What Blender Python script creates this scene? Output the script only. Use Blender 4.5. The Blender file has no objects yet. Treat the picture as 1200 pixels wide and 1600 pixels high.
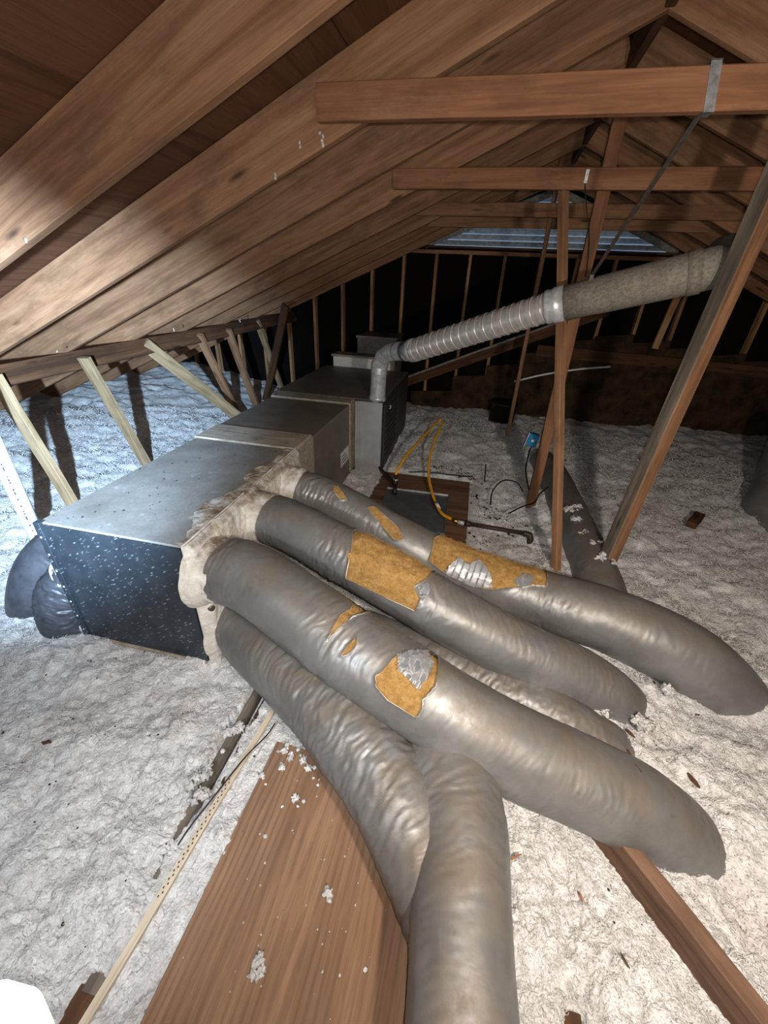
import bpy, bmesh, math, random
import numpy as np
from mathutils import Vector, Matrix

S = bpy.context.scene
COL = S.collection
PI = math.pi

# ------------------------------------------------------------------ camera
cam = bpy.data.cameras.new('camera'); cam_o = bpy.data.objects.new('camera', cam); COL.objects.link(cam_o)
_y, _p, _r = .219, .524, .048
_F = Vector((-math.sin(_y)*math.cos(_p), math.cos(_y)*math.cos(_p), -math.sin(_p)))
_R = Vector((math.cos(_y), math.sin(_y), 0)); _U = _R.cross(_F)
_r2 = _R*math.cos(_r)+_U*math.sin(_r); _u2 = -_R*math.sin(_r)+_U*math.cos(_r)
M = Matrix((( _r2.x, _u2.x, -_F.x, 0), (_r2.y, _u2.y, -_F.y, 0), (_r2.z, _u2.z, -_F.z, 1.6), (0, 0, 0, 1)))
cam_o.matrix_world = M
cam.sensor_fit = 'VERTICAL'; cam.sensor_height = 32; cam.lens = 628.667/1600*32
cam.clip_start = .01
S.camera = cam_o

# ------------------------------------------------------------------ light and exposure
S.view_settings.view_transform = 'Standard'; S.view_settings.look = 'None'
S.view_settings.gamma = 1; S.view_settings.use_curve_mapping = False
S.view_settings.exposure = 0.0
W = bpy.data.worlds.new('overcast_sky'); S.world = W; W.use_nodes = True
bg = W.node_tree.nodes['Background']; bg.inputs[0].default_value = (.50, .68, .92, 1); bg.inputs[1].default_value = .35

def lamp(name, loc, power, color, radius, target=None, angle=None, blend=.6):
    l = bpy.data.lights.new(name, 'SPOT' if angle else 'POINT')
    l.energy = power; l.color = color; l.shadow_soft_size = radius
    o = bpy.data.objects.new(name, l); COL.objects.link(o); o.location = loc
    if angle:
        l.spot_size = angle; l.spot_blend = blend
        o.rotation_euler = (Vector(target)-Vector(loc)).to_track_quat('-Z', 'Y').to_euler()
    return o
lamp('cool_work_light', (-.52, -.24, 1.36), 2300, (.50, .73, 1.0), .025, (-3.9, 3.2, .5), math.radians(58), 1.0)
lamp('cool_lamp_spill', (-.50, -.22, 1.34), 68, (.80, .91, 1.0), .04, (-1.2, 1.1, 0), math.radians(150), 1.0)
lamp('warm_headlamp', (.70, -.12, 1.56), 188, (1.0, .89, .76), .05, (1.05, 2.0, .0), math.radians(150), 1.0)
lamp('phone_flash', (.03, .0, 1.63), 72, (1.0, .95, .89), .012)

# ------------------------------------------------------------------ helpers
WM = {}
def link(name, me, mat, parent=None, world=None):
    o = bpy.data.objects.new(name, me); COL.objects.link(o)
    w = world if world is not None else Matrix.Identity(4)
    WM[o.name] = w
    if parent is not None:
        o.parent = parent; o.matrix_basis = WM[parent.name].inverted() @ w
    else:
        o.matrix_basis = w
    if mat is not None and me is not None:
        me.materials.clear(); me.materials.append(mat)
    return o
def tag(o, label=None, cat=None, group=None, kind=None):
    if label: o['label'] = label
    if cat: o['category'] = cat
    if group: o['group'] = group
    if kind: o['kind'] = kind
    return o
def thing(name, label, cat, loc=(0, 0, 0), rz=0, group=None):
    o = bpy.data.objects.new(name, None); COL.objects.link(o)
    o.empty_display_size = .05
    w = Matrix.Translation(loc) @ Matrix.Rotation(rz, 4, 'Z'); o.matrix_basis = w; WM[o.name] = w
    return tag(o, label, cat, group)
def mesh(name, V, Fc, smooth=False):
    me = bpy.data.meshes.new(name)
    me.from_pydata([tuple(v) for v in V], [], [tuple(f) for f in Fc]); me.update()
    if smooth: me.polygons.foreach_set('use_smooth', np.ones(len(me.polygons), bool))
    return me
def grid_mesh(name, P, closed_v=False, drop=None, smooth=True):
    """P: (n, m, 3) array -> quad mesh; drop: (n-1, m or m-1) bool of faces left out"""
    n, m, _ = P.shape
    idx = np.arange(n*m).reshape(n, m)
    if closed_v: r = np.roll(idx, -1, 1)
    else: r = idx[:, 1:]; 
    l = idx if closed_v else idx[:, :-1]
    q = np.stack([l[:-1], l[1:], r[1:], r[:-1]], -1)
    q = q[~drop] if drop is not None else q.reshape(-1, 4)
    me = bpy.data.meshes.new(name)
    nf = len(q)
    me.vertices.add(n*m); me.vertices.foreach_set('co', P.reshape(-1).astype(np.float32))
    me.loops.add(nf*4); me.loops.foreach_set('vertex_index', q.reshape(-1).astype(np.int32))
    me.polygons.add(nf); me.polygons.foreach_set('loop_start', (np.arange(nf)*4).astype(np.int32))
    me.polygons.foreach_set('loop_total', np.full(nf, 4, np.int32))
    me.update(calc_edges=True)
    if smooth: me.polygons.foreach_set('use_smooth', np.ones(nf, bool))
    if drop is not None:
        bm = bmesh.new(); bm.from_mesh(me)
        bmesh.ops.delete(bm, geom=[v for v in bm.verts if not v.link_faces], context='VERTS')
        bm.to_mesh(me); bm.free()
    return me
def box_bm(bm, lo, hi, bev=0.0, seg=1):
    r = bmesh.ops.create_cube(bm, size=1)
    vs = r['verts']
    for v in vs:
        v.co = Vector([(lo[i]+hi[i])/2 + v.co[i]*(hi[i]-lo[i]) for i in range(3)])
    if bev:
        es = list({e for v in vs for e in v.link_edges})
        bmesh.ops.bevel(bm, geom=es, offset=bev, segments=seg, affect='EDGES', profile=.5)
def bm_mesh(name, bm, smooth=False):
    me = bpy.data.meshes.new(name); bm.normal_update(); bm.to_mesh(me); bm.free()
    if smooth: me.polygons.foreach_set('use_smooth', np.ones(len(me.polygons), bool))
    return me
def box(name, lo, hi, mat, parent=None, bev=.003, world=None, seg=1):
    bm = bmesh.new(); box_bm(bm, lo, hi, bev, seg)
    return link(name, bm_mesh(name, bm), mat, parent, world)
def prism(name, quad, th, mat, parent=None):
    """slab: any polygon of points plus a thickness vector"""
    n = len(quad); th = Vector(th)
    V = [Vector(p) for p in quad] + [Vector(p)+th for p in quad]
    Fc = [list(range(n))[::-1], list(range(n, 2*n))] + [[i, (i+1) % n, n+(i+1) % n, n+i] for i in range(n)]
    me = mesh(name, V, Fc)
    bm = bmesh.new(); bm.from_mesh(me); bmesh.ops.recalc_face_normals(bm, faces=bm.faces); bm.to_mesh(me); bm.free()
    return link(name, me, mat, parent)
_rng = np.random.RandomState(7)
def beam(name, p0, p1, w, h, mat, parent=None, up=(0, 0, 1), wob=.0015, seg=10, bev=.003):
    """sawn timber from p0 to p1 (centre line); h is measured along 'up', w across; local X runs along the grain"""
    p0 = Vector(p0); p1 = Vector(p1); ax = (p1-p0); L = ax.length; ax.normalize()
    up = Vector(up); sd = up.cross(ax).normalized(); up = ax.cross(sd).normalized()
    bw, bh = w/2, h/2
    sec = [(-bw+bev, -bh), (bw-bev, -bh), (bw, -bh+bev), (bw, bh-bev), (bw-bev, bh), (-bw+bev, bh), (-bw, bh-bev), (-bw, -bh+bev)]
    V = []; Fc = []
    wy = np.cumsum(_rng.normal(0, wob, seg+1)); wz = np.cumsum(_rng.normal(0, wob, seg+1))
    wy -= np.linspace(wy[0], wy[-1], seg+1); wz -= np.linspace(wz[0], wz[-1], seg+1)
    for i in range(seg+1):
        for (y, z) in sec: V.append((-L/2+L*i/seg, y+wy[i], z+wz[i]))
    for i in range(seg):
        for j in range(8):
            a = i*8+j; b = i*8+(j+1) % 8; Fc.append((a, b, b+8, a+8))
    Fc.append(tuple(range(7, -1, -1))); Fc.append(tuple(range(seg*8, seg*8+8)))
    c = (p0+p1)/2
    w4 = Matrix(((ax.x, sd.x, up.x, c.x), (ax.y, sd.y, up.y, c.y), (ax.z, sd.z, up.z, c.z), (0, 0, 0, 1)))
    me = mesh(name, V, Fc)
    bm = bmesh.new(); bm.from_mesh(me); bmesh.ops.recalc_face_normals(bm, faces=bm.faces); bm.to_mesh(me); bm.free()
    return link(name, me, mat, parent, w4)

# ---- numpy noise
def _hash(ix, iy, iz, seed):
    h = (ix.astype(np.int64)*374761393 + iy.astype(np.int64)*668265263 + iz.astype(np.int64)*2147483647 + seed*1274126177) & 0xffffffff
    h = ((h ^ (h >> 13))*1274126177) & 0xffffffff
    h = ((h ^ (h >> 16))*2246822519) & 0xffffffff
    return ((h ^ (h >> 15)) & 0xffffff)/float(0xffffff)
def vnoise(x, y, z=None, seed=0):
    x = np.asarray(x, float); y = np.asarray(y, float); z = np.zeros_like(x) if z is None else np.asarray(z, float)
    ix, iy, iz = np.floor(x), np.floor(y), np.floor(z)
    fx, fy, fz = x-ix, y-iy, z-iz
    fx = fx*fx*fx*(fx*(fx*6-15)+10); fy = fy*fy*fy*(fy*(fy*6-15)+10); fz = fz*fz*fz*(fz*(fz*6-15)+10)
    r = 0
    for dx in (0, 1):
        for dy in (0, 1):
            for dz in (0, 1):
                if dz and not np.any(fz): continue
                wgt = (fx if dx else 1-fx)*(fy if dy else 1-fy)*(fz if dz else 1-fz)
                r = r + wgt*_hash(ix+dx, iy+dy, iz+dz, seed)
    return r*2-1
def fbm(x, y, z=None, seed=0, o=3):
    r = 0; a = 1; s = 0
    for k in range(o):
        zz = None if z is None else np.asarray(z)*2**k
        r = r + a*vnoise(np.asarray(x)*2**k+k*7.3, np.asarray(y)*2**k+k*3.1, zz, seed+k); s += a; a *= .5
    return r/s
def worley(x, y, seed=0):
    ix, iy = np.floor(x), np.floor(y); d = np.full(np.shape(x), 9.)
    for dx in (-1, 0, 1):
        for dy in (-1, 0, 1):
            cx, cy = ix+dx, iy+dy
            px = cx+.15+.7*_hash(cx, cy, cx*0, seed); py = cy+.15+.7*_hash(cx, cy, cx*0+1, seed+5)
            d = np.minimum(d, (x-px)**2+(y-py)**2)
    return np.sqrt(d)
def sst(a, b, x):
    t = np.clip((np.asarray(x, float)-a)/(b-a), 0, 1); return t*t*(3-2*t)

# ---- swept tubes
def spline(P, n):
    """Catmull-Rom through P (k, d), n samples spaced evenly by arc length"""
    P = np.asarray(P, float); k = len(P)
    Q = np.vstack([2*P[0]-P[1], P, 2*P[-1]-P[-2]]); out = []
    for i in range(1, k):
        t = np.linspace(0, 1, 60, endpoint=False)[:, None]
        a, b, c, d = Q[i-1], Q[i], Q[i+1], Q[i+2]
        out.append(.5*((2*b)+(-a+c)*t+(2*a-5*b+4*c-d)*t**2+(-a+3*b-3*c+d)*t**3))
    out = np.vstack(out+[P[-1:]])
    s = np.r_[0, np.cumsum(np.linalg.norm(np.diff(out[:, :3], axis=0), axis=1))]
    si = np.linspace(0, s[-1], n)
    return np.stack([np.interp(si, s, out[:, j]) for j in range(out.shape[1])], 1), si
def frames(c):
    T = np.gradient(c, axis=0); T /= np.linalg.norm(T, axis=1)[:, None]
    if abs(T[0, 2]) < .8 and np.abs(T[:, 2]).max() < .992:
        Sd = np.cross(T, [0, 0, 1.]); Sd /= np.linalg.norm(Sd, axis=1)[:, None]
    else:                                      # parallel transport for steep runs
        Sd = np.zeros_like(T); s0 = np.cross(T[0], [0, 1., .2]); Sd[0] = s0/np.linalg.norm(s0)
        for i in range(1, len(T)):
            v = Sd[i-1]-T[i]*(Sd[i-1]@T[i]); Sd[i] = v/np.linalg.norm(v)
    return T, Sd, np.cross(Sd, T)
def tube_pts(P, n, m, disp=None):
    """P rows: x y z radius. returns (n, m, 3) points, arc lengths, angles (0 = camera side, pi/2 = top)"""
    c, s = spline(P, n); T, Sd, Up = frames(c[:, :3])
    th = np.linspace(0, 2*PI, m, endpoint=False)
    r = np.repeat(c[:, 3:4], m, 1)
    if disp is not None: r = r + disp(s[:, None]+0*th[None], th[None]+0*s[:, None], r)
    return c[:, None, :3] + r[..., None]*(np.cos(th)[None, :, None]*Sd[:, None]+np.sin(th)[None, :, None]*Up[:, None]), s, th
def tube(name, P, mat, parent=None, n=40, m=12, disp=None, cap=True):
    if len(P[0]) == 4: pass
    X, s, th = tube_pts(P, n, m, disp)
    me = grid_mesh(name, X, True)
    if cap:
        bm = bmesh.new(); bm.from_mesh(me); bmesh.ops.holes_fill(bm, edges=[e for e in bm.edges if e.is_boundary], sides=0)
        bmesh.ops.recalc_face_normals(bm, faces=bm.faces); bm.to_mesh(me); bm.free()
    return link(name, me, mat, parent)
def cyl(name, p0, p1, r0, r1, mat, parent=None, m=20, rings=None):
    """lathe between two points; rings = list of (fraction, radius)"""
    p0 = Vector(p0); p1 = Vector(p1); ax = (p1-p0).normalized()
    a = ax.orthogonal().normalized(); b = ax.cross(a)
    rings = rings or [(0, r0), (1, r1)]
    V = []; Fc = []
    for (t, r) in rings:
        for k in range(m):
            g = 2*PI*k/m; V.append(p0.lerp(p1, t)+(a*math.cos(g)+b*math.sin(g))*r)
    for i in range(len(rings)-1):
        for k in range(m): Fc.append((i*m+k, i*m+(k+1) % m, (i+1)*m+(k+1) % m, (i+1)*m+k))
    Fc.append(tuple(range(m-1, -1, -1))); Fc.append(tuple(range((len(rings)-1)*m, len(rings)*m)))
    me = mesh(name, V, Fc)
    bm = bmesh.new(); bm.from_mesh(me); bmesh.ops.recalc_face_normals(bm, faces=bm.faces); bm.to_mesh(me); bm.free()
    for p in me.polygons: p.use_smooth = len(p.vertices) == 4
    return link(name, me, mat, parent)

# ------------------------------------------------------------------ materials
def lin(c):
    return tuple(((x/255+.055)/1.055)**2.4 if x > 10 else x/255/12.92 for x in c)+(1,)
class NT:
    def __init__(s, name):
        s.m = bpy.data.materials.new(name); s.m.use_nodes = True; s.t = s.m.node_tree; s.n = s.t.nodes
        s.b = s.n['Principled BSDF']; s.tc = s.n.new('ShaderNodeTexCoord')
    def L(s, a, b): s.t.links.new(a, b)
    def mapping(s, scale, coord='Object', rnd=False, rot=(0, 0, 0)):
        mp = s.n.new('ShaderNodeMapping'); mp.inputs['Scale'].default_value = scale; mp.inputs['Rotation'].default_value = rot
        src = s.tc.outputs[coord]
        if rnd:
            oi = s.n.new('ShaderNodeObjectInfo'); mul = s.n.new('ShaderNodeMath'); mul.operation = 'MULTIPLY'; mul.inputs[1].default_value = 37
            s.L(oi.outputs['Random'], mul.inputs[0])
            ad = s.n.new('ShaderNodeVectorMath'); ad.operation = 'ADD'; s.L(src, ad.inputs[0]); s.L(mul.outputs[0], ad.inputs[1]); src = ad.outputs[0]
        s.L(src, mp.inputs[0]); return mp.outputs[0]
    def noise(s, vec, scale, detail=4, rough=.55, dist=0):
        k = s.n.new('ShaderNodeTexNoise'); k.inputs['Scale'].default_value = scale; k.inputs['Detail'].default_value = detail
        k.inputs['Roughness'].default_value = rough; k.inputs['Distortion'].default_value = dist
        s.L(vec, k.inputs['Vector']); return k.outputs['Fac']
    def voro(s, vec, scale, feature='F1', out='Distance'):
        k = s.n.new('ShaderNodeTexVoronoi'); k.feature = feature; k.inputs['Scale'].default_value = scale
        s.L(vec, k.inputs['Vector']); return k.outputs[out]
    def ramp(s, fac, stops, interp='LINEAR'):
        k = s.n.new('ShaderNodeValToRGB'); e = k.color_ramp.elements; k.color_ramp.interpolation = interp
        while len(e) < len(stops): e.new(.5)
        for el, (p, c) in zip(e, stops):
            el.position = p; el.color = c if len(c) == 4 else tuple(c)+(1,)
        s.L(fac, k.inputs[0]); return k.outputs[0]
    def mix(s, fac, a, b, mode='MIX'):
        k = s.n.new('ShaderNodeMix'); k.data_type = 'RGBA'; k.blend_type = mode
        for v, i in ((fac, 0), (a, 6), (b, 7)):
            if isinstance(v, (int, float)): k.inputs[i].default_value = v
            elif isinstance(v, tuple): k.inputs[i].default_value = v
            else: s.L(v, k.inputs[i])
        return k.outputs[2]
    def math(s, op, a, b=0.):
        k = s.n.new('ShaderNodeMath'); k.operation = op
        for v, i in ((a, 0), (b, 1)):
            if isinstance(v, (int, float)): k.inputs[i].default_value = v
            else: s.L(v, k.inputs[i])
        return k.outputs[0]
    def sep(s, vec):
        k = s.n.new('ShaderNodeSeparateXYZ'); s.L(vec, k.inputs[0]); return k.outputs
    def bump(s, h, strength, dist=.01):
        k = s.n.new('ShaderNodeBump'); k.inputs['Strength'].default_value = strength; k.inputs['Distance'].default_value = dist
        s.L(h, k.inputs['Height']); s.L(k.outputs[0], s.b.inputs['Normal'])
    def done(s, col, rough=.8, metal=0., spec=.3):
        if isinstance(col, tuple): s.b.inputs['Base Color'].default_value = col
        else: s.L(col, s.b.inputs['Base Color'])
        for v, k in ((rough, 'Roughness'), (metal, 'Metallic')):
            if isinstance(v, (int, float)): s.b.inputs[k].default_value = v
            else: s.L(v, s.b.inputs[k])
        s.b.inputs['Specular IOR Level'].default_value = spec
        return s.m
BW = [(0, (0, 0, 0, 1)), (1, (1, 1, 1, 1))]
def wood(name, dark, mid, light, dirt=.3, knots=True):
    t = NT(name)
    v = t.mapping((.7, 11, 11), rnd=True); g = t.noise(v, 2.0, 5, .6, .5)
    v2 = t.mapping((6, 190, 190), rnd=True); fine = t.noise(v2, 1.2, 5, .7)
    v3 = t.mapping((1.6, 4, 4), rnd=True); big = t.noise(v3, 1.8, 7, .68)
    c = t.ramp(g, [(.32, lin(dark)), (.5, lin(mid)), (.68, lin(light))])
    c = t.mix(t.ramp(fine, [(.35, (.4, .4, .4, 1)), (.6, (0, 0, 0, 1))]), c, lin(dark))
    c = t.mix(t.ramp(big, [(.48, (0, 0, 0, 1)), (.66, (dirt*2, dirt*2, dirt*2, 1))]), c, lin(tuple(int(x*.62) for x in mid)))
    if knots:
        vk = t.mapping((1.1, 5, 5), rnd=True)
        k = t.voro(vk, 1.7)
        c = t.mix(t.ramp(k, [(.05, (.85, .85, .85, 1)), (.12, (0, 0, 0, 1))]), c, lin(tuple(int(x*.45) for x in dark)))
    oi = t.n.new('ShaderNodeObjectInfo')
    hsv = t.n.new('ShaderNodeHueSaturation'); t.L(c, hsv.inputs['Color'])
    mr = t.n.new('ShaderNodeMapRange'); mr.inputs['To Min'].default_value = .85; mr.inputs['To Max'].default_value = 1.12
    t.L(oi.outputs['Random'], mr.inputs[0]); t.L(mr.outputs[0], hsv.inputs['Value'])
    t.bump(t.math('ADD', g, t.math('MULTIPLY', fine, .5)), .25, .004)
    return t.done(hsv.outputs[0], .78, 0, .25)
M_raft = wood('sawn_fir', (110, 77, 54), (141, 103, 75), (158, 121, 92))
M_red = wood('red_brown_fir', (108, 72, 50), (138, 95, 67), (150, 110, 82))
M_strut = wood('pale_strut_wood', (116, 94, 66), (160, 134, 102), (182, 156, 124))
M_grey = wood('weathered_grey_wood', (60, 54, 48), (98, 88, 78), (128, 116, 102))
M_dark = wood('dark_old_wood', (58, 38, 24), (84, 56, 36), (104, 72, 48))
M_tan = wood('light_stud_wood', (120, 86, 56), (176, 134, 94), (196, 156, 114))
M_joist = wood('joist_wood', (74, 54, 42), (106, 80, 64), (124, 96, 78), knots=False)

def ply(name, dark, mid, light, axis=0):
    t = NT(name)
    sc = (1.2, 22, 22) if axis == 0 else (22, 1.2, 22)
    v = t.mapping(sc, rnd=True); wv = t.noise(v, .55, 5, .62, 1.6)
    f2 = t.noise(t.mapping((5, 260, 260) if axis == 0 else (260, 5, 260), rnd=True), 1, 3, .6)
    big = t.noise(t.mapping((1, 1, 1), rnd=True), 2.4, 5, .6)
    c = t.ramp(wv, [(.34, lin(dark)), (.46, lin(mid)), (.55, lin(light)), (.68, lin(mid))])
    c = t.mix(t.ramp(f2, [(.4, (.35, .35, .35, 1)), (.62, (0, 0, 0, 1))]), c, lin(dark))
    c = t.mix(t.ramp(big, [(.45, (0, 0, 0, 1)), (.7, (.5, .5, .5, 1))]), c, lin(tuple(int(x*.8) for x in mid)))
    t.bump(t.math('ADD', wv, t.math('MULTIPLY', f2, .4)), .2, .003)
    return t.done(c, .75, 0, .25)
M_deck = ply('roof_plywood', (72, 43, 27), (90, 55, 35), (99, 65, 43))
def fir_ply():
    t = NT('fir_plywood_face')
    v = t.mapping((1, 1, 1)); wob_ = t.noise(t.mapping((3, .5, 1)), 1.3, 3, .5)
    x = t.sep(v)[0]; ph = t.math('ADD', t.math('MULTIPLY', x, 250.), t.math('MULTIPLY', wob_, 40.))
    ring = t.math('ADD', t.math('MULTIPLY', t.math('SINE', ph), .5), .5)
    fine = t.noise(t.mapping((240, 7, 7)), 1, 4, .65); big = t.noise(v, 4.5, 6, .65); band = t.noise(t.mapping((14, 1, 1)), 1, 4, .6)
    c = t.ramp(band, [(.3, lin((104, 78, 58))), (.5, lin((130, 100, 77))), (.7, lin((144, 114, 90)))])
    c = t.mix(t.math('MULTIPLY', t.ramp(ring, [(.45, (0, 0, 0, 1)), (.95, (.62, .62, .62, 1))]), t.ramp(big, [(.38, (.05, .05, .05, 1)), (.6, (1, 1, 1, 1))])), c, lin((84, 58, 42)))
    c = t.mix(t.ramp(fine, [(.36, (.5, .5, .5, 1)), (.58, (0, 0, 0, 1))]), c, lin((104, 78, 60)))
    c = t.mix(t.ramp(big, [(.5, (0, 0, 0, 1)), (.72, (.45, .45, .45, 1))]), c, lin((120, 100, 86)))
    k = t.voro(v, 9); c = t.mix(t.ramp(k, [(.03, (.8, .8, .8, 1)), (.06, (0, 0, 0, 1))]), c, lin((58, 40, 30)))
    t.bump(t.math('ADD', ring, fine), .2, .002)
    return t.done(c, .75, 0, .25)
M_board = fir_ply()
M_board2 = ply('dirty_plywood', (70, 48, 36), (106, 78, 58), (122, 92, 70))

def fluff():
    t = NT('blown_insulation')
    v = t.mapping((1, 1, 1)); a = t.noise(v, 2.2, 6, .62); b = t.noise(v, 30, 8, .7); c2 = t.noise(v, 130, 5, .75); d = t.noise(v, 6, 7, .68)
    c = t.ramp(b, [(.28, lin((168, 165, 164))), (.5, lin((214, 212, 211))), (.66, lin((232, 231, 230)))])
    c = t.mix(t.ramp(a, [(.48, (0, 0, 0, 1)), (.72, (.55, .55, .55, 1))]), c, lin((184, 176, 168)))
    c = t.mix(t.ramp(d, [(.54, (0, 0, 0, 1)), (.74, (.55, .55, .55, 1))]), c, lin((150, 144, 140)))
    c = t.mix(t.ramp(c2, [(.30, (.35, .35, .35, 1)), (.48, (0, 0, 0, 1))]), c, lin((150, 144, 140)))
    sp = t.voro(v, 26)
    m2 = t.math('MULTIPLY', t.ramp(sp, [(.05, (1, 1, 1, 1)), (.1, (0, 0, 0, 1))]), t.ramp(d, [(.56, (0, 0, 0, 1)), (.6, (1, 1, 1, 1))]))
    c = t.mix(m2, c, lin((70, 56, 48)))
    vz = t.n.new('ShaderNodeTexVoronoi'); vz.feature = 'F1'; vz.inputs['Scale'].default_value = 110; wv = t.n.new('ShaderNodeVectorMath'); wv.operation = 'MULTIPLY_ADD'; nn = t.n.new('ShaderNodeTexNoise'); nn.inputs['Scale'].default_value = 50; t.L(v, nn.inputs['Vector']); t.L(nn.outputs['Color'], wv.inputs[0]); wv.inputs[1].default_value = (.02, .02, .02); t.L(v, wv.inputs[2]); t.L(wv.outputs[0], vz.inputs['Vector'])
    t.bump(t.math('ADD', t.math('ADD', t.math('MULTIPLY', b, .5), t.math('MULTIPLY', vz.outputs['Distance'], -.6)), t.math('MULTIPLY', c2, .5)), .7, .016)
    return t.done(c, .95, 0, .08)
M_fluff = fluff()

def jacket():
    t = NT('silver_duct_jacket')
    v = t.mapping((1, 1, 1)); a = t.noise(v, 5, 6, .65); f = t.noise(v, 60, 5, .7); cr = t.noise(t.mapping((1, 1, 1)), 22, 6, .7, .6)
    geo = t.n.new('ShaderNodeNewGeometry'); nz = t.sep(geo.outputs['True Normal'])[2]
    c = t.ramp(a, [(.3, lin((102, 101, 100))), (.55, lin((122, 121, 120))), (.75, lin((134, 133, 132)))])
    dust = t.math('MULTIPLY', t.ramp(nz, [(.35, (0, 0, 0, 1)), (.95, (1, 1, 1, 1))]), t.ramp(t.noise(v, 9, 6, .7), [(.36, (0, 0, 0, 1)), (.62, (.95, .95, .95, 1))]))
    c = t.mix(dust, c, lin((112, 101, 89)))
    st = t.ramp(t.noise(v, 16, 5, .75), [(.62, (0, 0, 0, 1)), (.7, (.5, .5, .5, 1))])
    c = t.mix(st, c, lin((102, 93, 83)))
    t.bump(t.math('ADD', cr, t.math('MULTIPLY', f, .25)), .12, .004)
    rough = t.math('ADD', t.math('MULTIPLY', dust, .3), .40)
    return t.done(c, rough, .38, .5)
M_jack = jacket()
def plain(name, c, rough=.6, metal=0., var=.12, scale=30, bump=.1, spec=.4, dist=.004):
    t = NT(name); v = t.mapping((1, 1, 1)); n = t.noise(v, scale, 5, .6)
    col = t.ramp(n, [(.3, lin(tuple(int(x*(1-var)) for x in c))), (.7, lin(tuple(min(255, int(x*(1+var))) for x in c)))])
    if bump: t.bump(n, bump, dist)
    return t.done(col, rough, metal, spec)
M_blackj = plain('black_duct_film', (58, 58, 62), .42, 0., .2, 14, .2)
M_wool = None
def wool():
    t = NT('yellow_fiberglass'); v = t.mapping((1, 1, 1)); a = t.noise(v, 34, 8, .78); b = t.noise(v, 220, 5, .8)
    c = t.ramp(a, [(.25, lin((150, 106, 54))), (.5, lin((204, 158, 94))), (.75, lin((228, 192, 136)))])
    d = t.noise(v, 11, 5, .65)
    c = t.mix(t.ramp(d, [(.58, (0, 0, 0, 1)), (.72, (.6, .6, .6, 1))]), c, lin((142, 100, 58)))
    t.bump(t.math('ADD', a, t.math('MULTIPLY', b, .8)), 1., .012)
    return t.done(c, .95, 0, .1)
M_wool = wool()
M_white = plain('white_scrim', (216, 214, 212), .6, 0, .06, 40, .1)
def foil():
    t = NT('crumpled_foil'); v = t.mapping((1, 1, 1)); a = t.noise(v, 30, 5, .6, .5)
    c = t.ramp(a, [(.3, lin((140, 140, 142))), (.7, lin((176, 176, 178)))]); t.bump(a, .25, .008)
    return t.done(c, .42, .35, .5)
M_foil = foil()
def galv_front():
    t = NT('spangled_zinc_front')
    v = t.mapping((1, 1, 1), rot=(0, .6, 0)); v2 = t.n.new('ShaderNodeMapping'); v2.inputs['Scale'].default_value = (27, 27, 88); t.L(v, v2.inputs[0])
    fl = t.voro(v2.outputs[0], 1.0); n = t.noise(t.mapping((1, 1, 1)), 9, 5, .6)
    n2 = t.noise(v2.outputs[0], 1.4, 3, .6)
    c = t.ramp(n, [(.3, lin((58, 66, 74))), (.7, lin((80, 88, 96)))])
    c = t.mix(t.math('MULTIPLY', t.ramp(fl, [(.2, (1, 1, 1, 1)), (.36, (0, 0, 0, 1))]), t.ramp(n2, [(.5, (0, 0, 0, 1)), (.58, (.95, .95, .95, 1))])), c, lin((170, 178, 184)))
    t.bump(n, .15, .004)
    return t.done(c, .42, .75, .5)
M_zfront = galv_front()
def galv_top():
    t = NT('dusty_sheet_metal')
    v = t.mapping((1, 1, 1)); n = t.noise(v, 4.5, 6, .65); f = t.noise(v, 90, 4, .7); w = t.noise(v, 7.5, 5, .6)
    c = t.ramp(n, [(.3, lin((112, 108, 102))), (.6, lin((140, 136, 130))), (.8, lin((152, 148, 142)))])
    c = t.mix(t.ramp(f, [(.4, (.25, .25, .25, 1)), (.6, (0, 0, 0, 1))]), c, lin((96, 88, 80)))
    c = t.mix(t.ramp(w, [(.63, (0, 0, 0, 1)), (.72, (.6, .6, .6, 1))]), c, lin((184, 180, 176)))
    sp = t.voro(v, 20); c = t.mix(t.ramp(sp, [(.035, (.8, .8, .8, 1)), (.06, (0, 0, 0, 1))]), c, lin((70, 56, 44)))
    return t.done(c, .62, .25, .4)
M_ztop = galv_top()
def mastic():
    t = NT('duct_mastic'); v = t.mapping((1, 1, 1)); a = t.noise(v, 7, 6, .65, .6); b = t.noise(v, 34, 5, .65)
    geo = t.n.new('ShaderNodeNewGeometry'); nz = t.sep(geo.outputs['Normal'])[2]
    c = t.ramp(b, [(.3, lin((180, 172, 162))), (.6, lin((208, 202, 194))), (.8, lin((224, 219, 212)))])
    c = t.mix(t.ramp(a, [(.52, (0, 0, 0, 1)), (.62, (.6, .6, .6, 1))]), c, lin((196, 182, 156)))
    dust = t.math('MULTIPLY', t.ramp(nz, [(.45, (0, 0, 0, 1)), (.9, (1, 1, 1, 1))]), t.ramp(t.noise(v, 12, 6, .7), [(.35, (0, 0, 0, 1)), (.6, (.95, .95, .95, 1))]))
    c = t.mix(dust, c, lin((112, 88, 66)))
    t.bump(t.math('ADD', b, a), .8, .012)
    return t.done(c, .8, 0, .3)
M_mastic = mastic()
def cloth():
    t = NT('duct_wrap_cloth'); v = t.mapping((3, 30, 30)); a = t.noise(v, 1.6, 5, .6); b = t.noise(t.mapping((1, 1, 1)), 10, 5, .65)
    c = t.ramp(a, [(.3, lin((120, 110, 96))), (.7, lin((176, 164, 148)))])
    c = t.mix(t.ramp(b, [(.5, (0, 0, 0, 1)), (.68, (.7, .7, .7, 1))]), c, lin((104, 92, 78)))
    t.bump(a, .4, .006); return t.done(c, .85, 0, .2)
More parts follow.
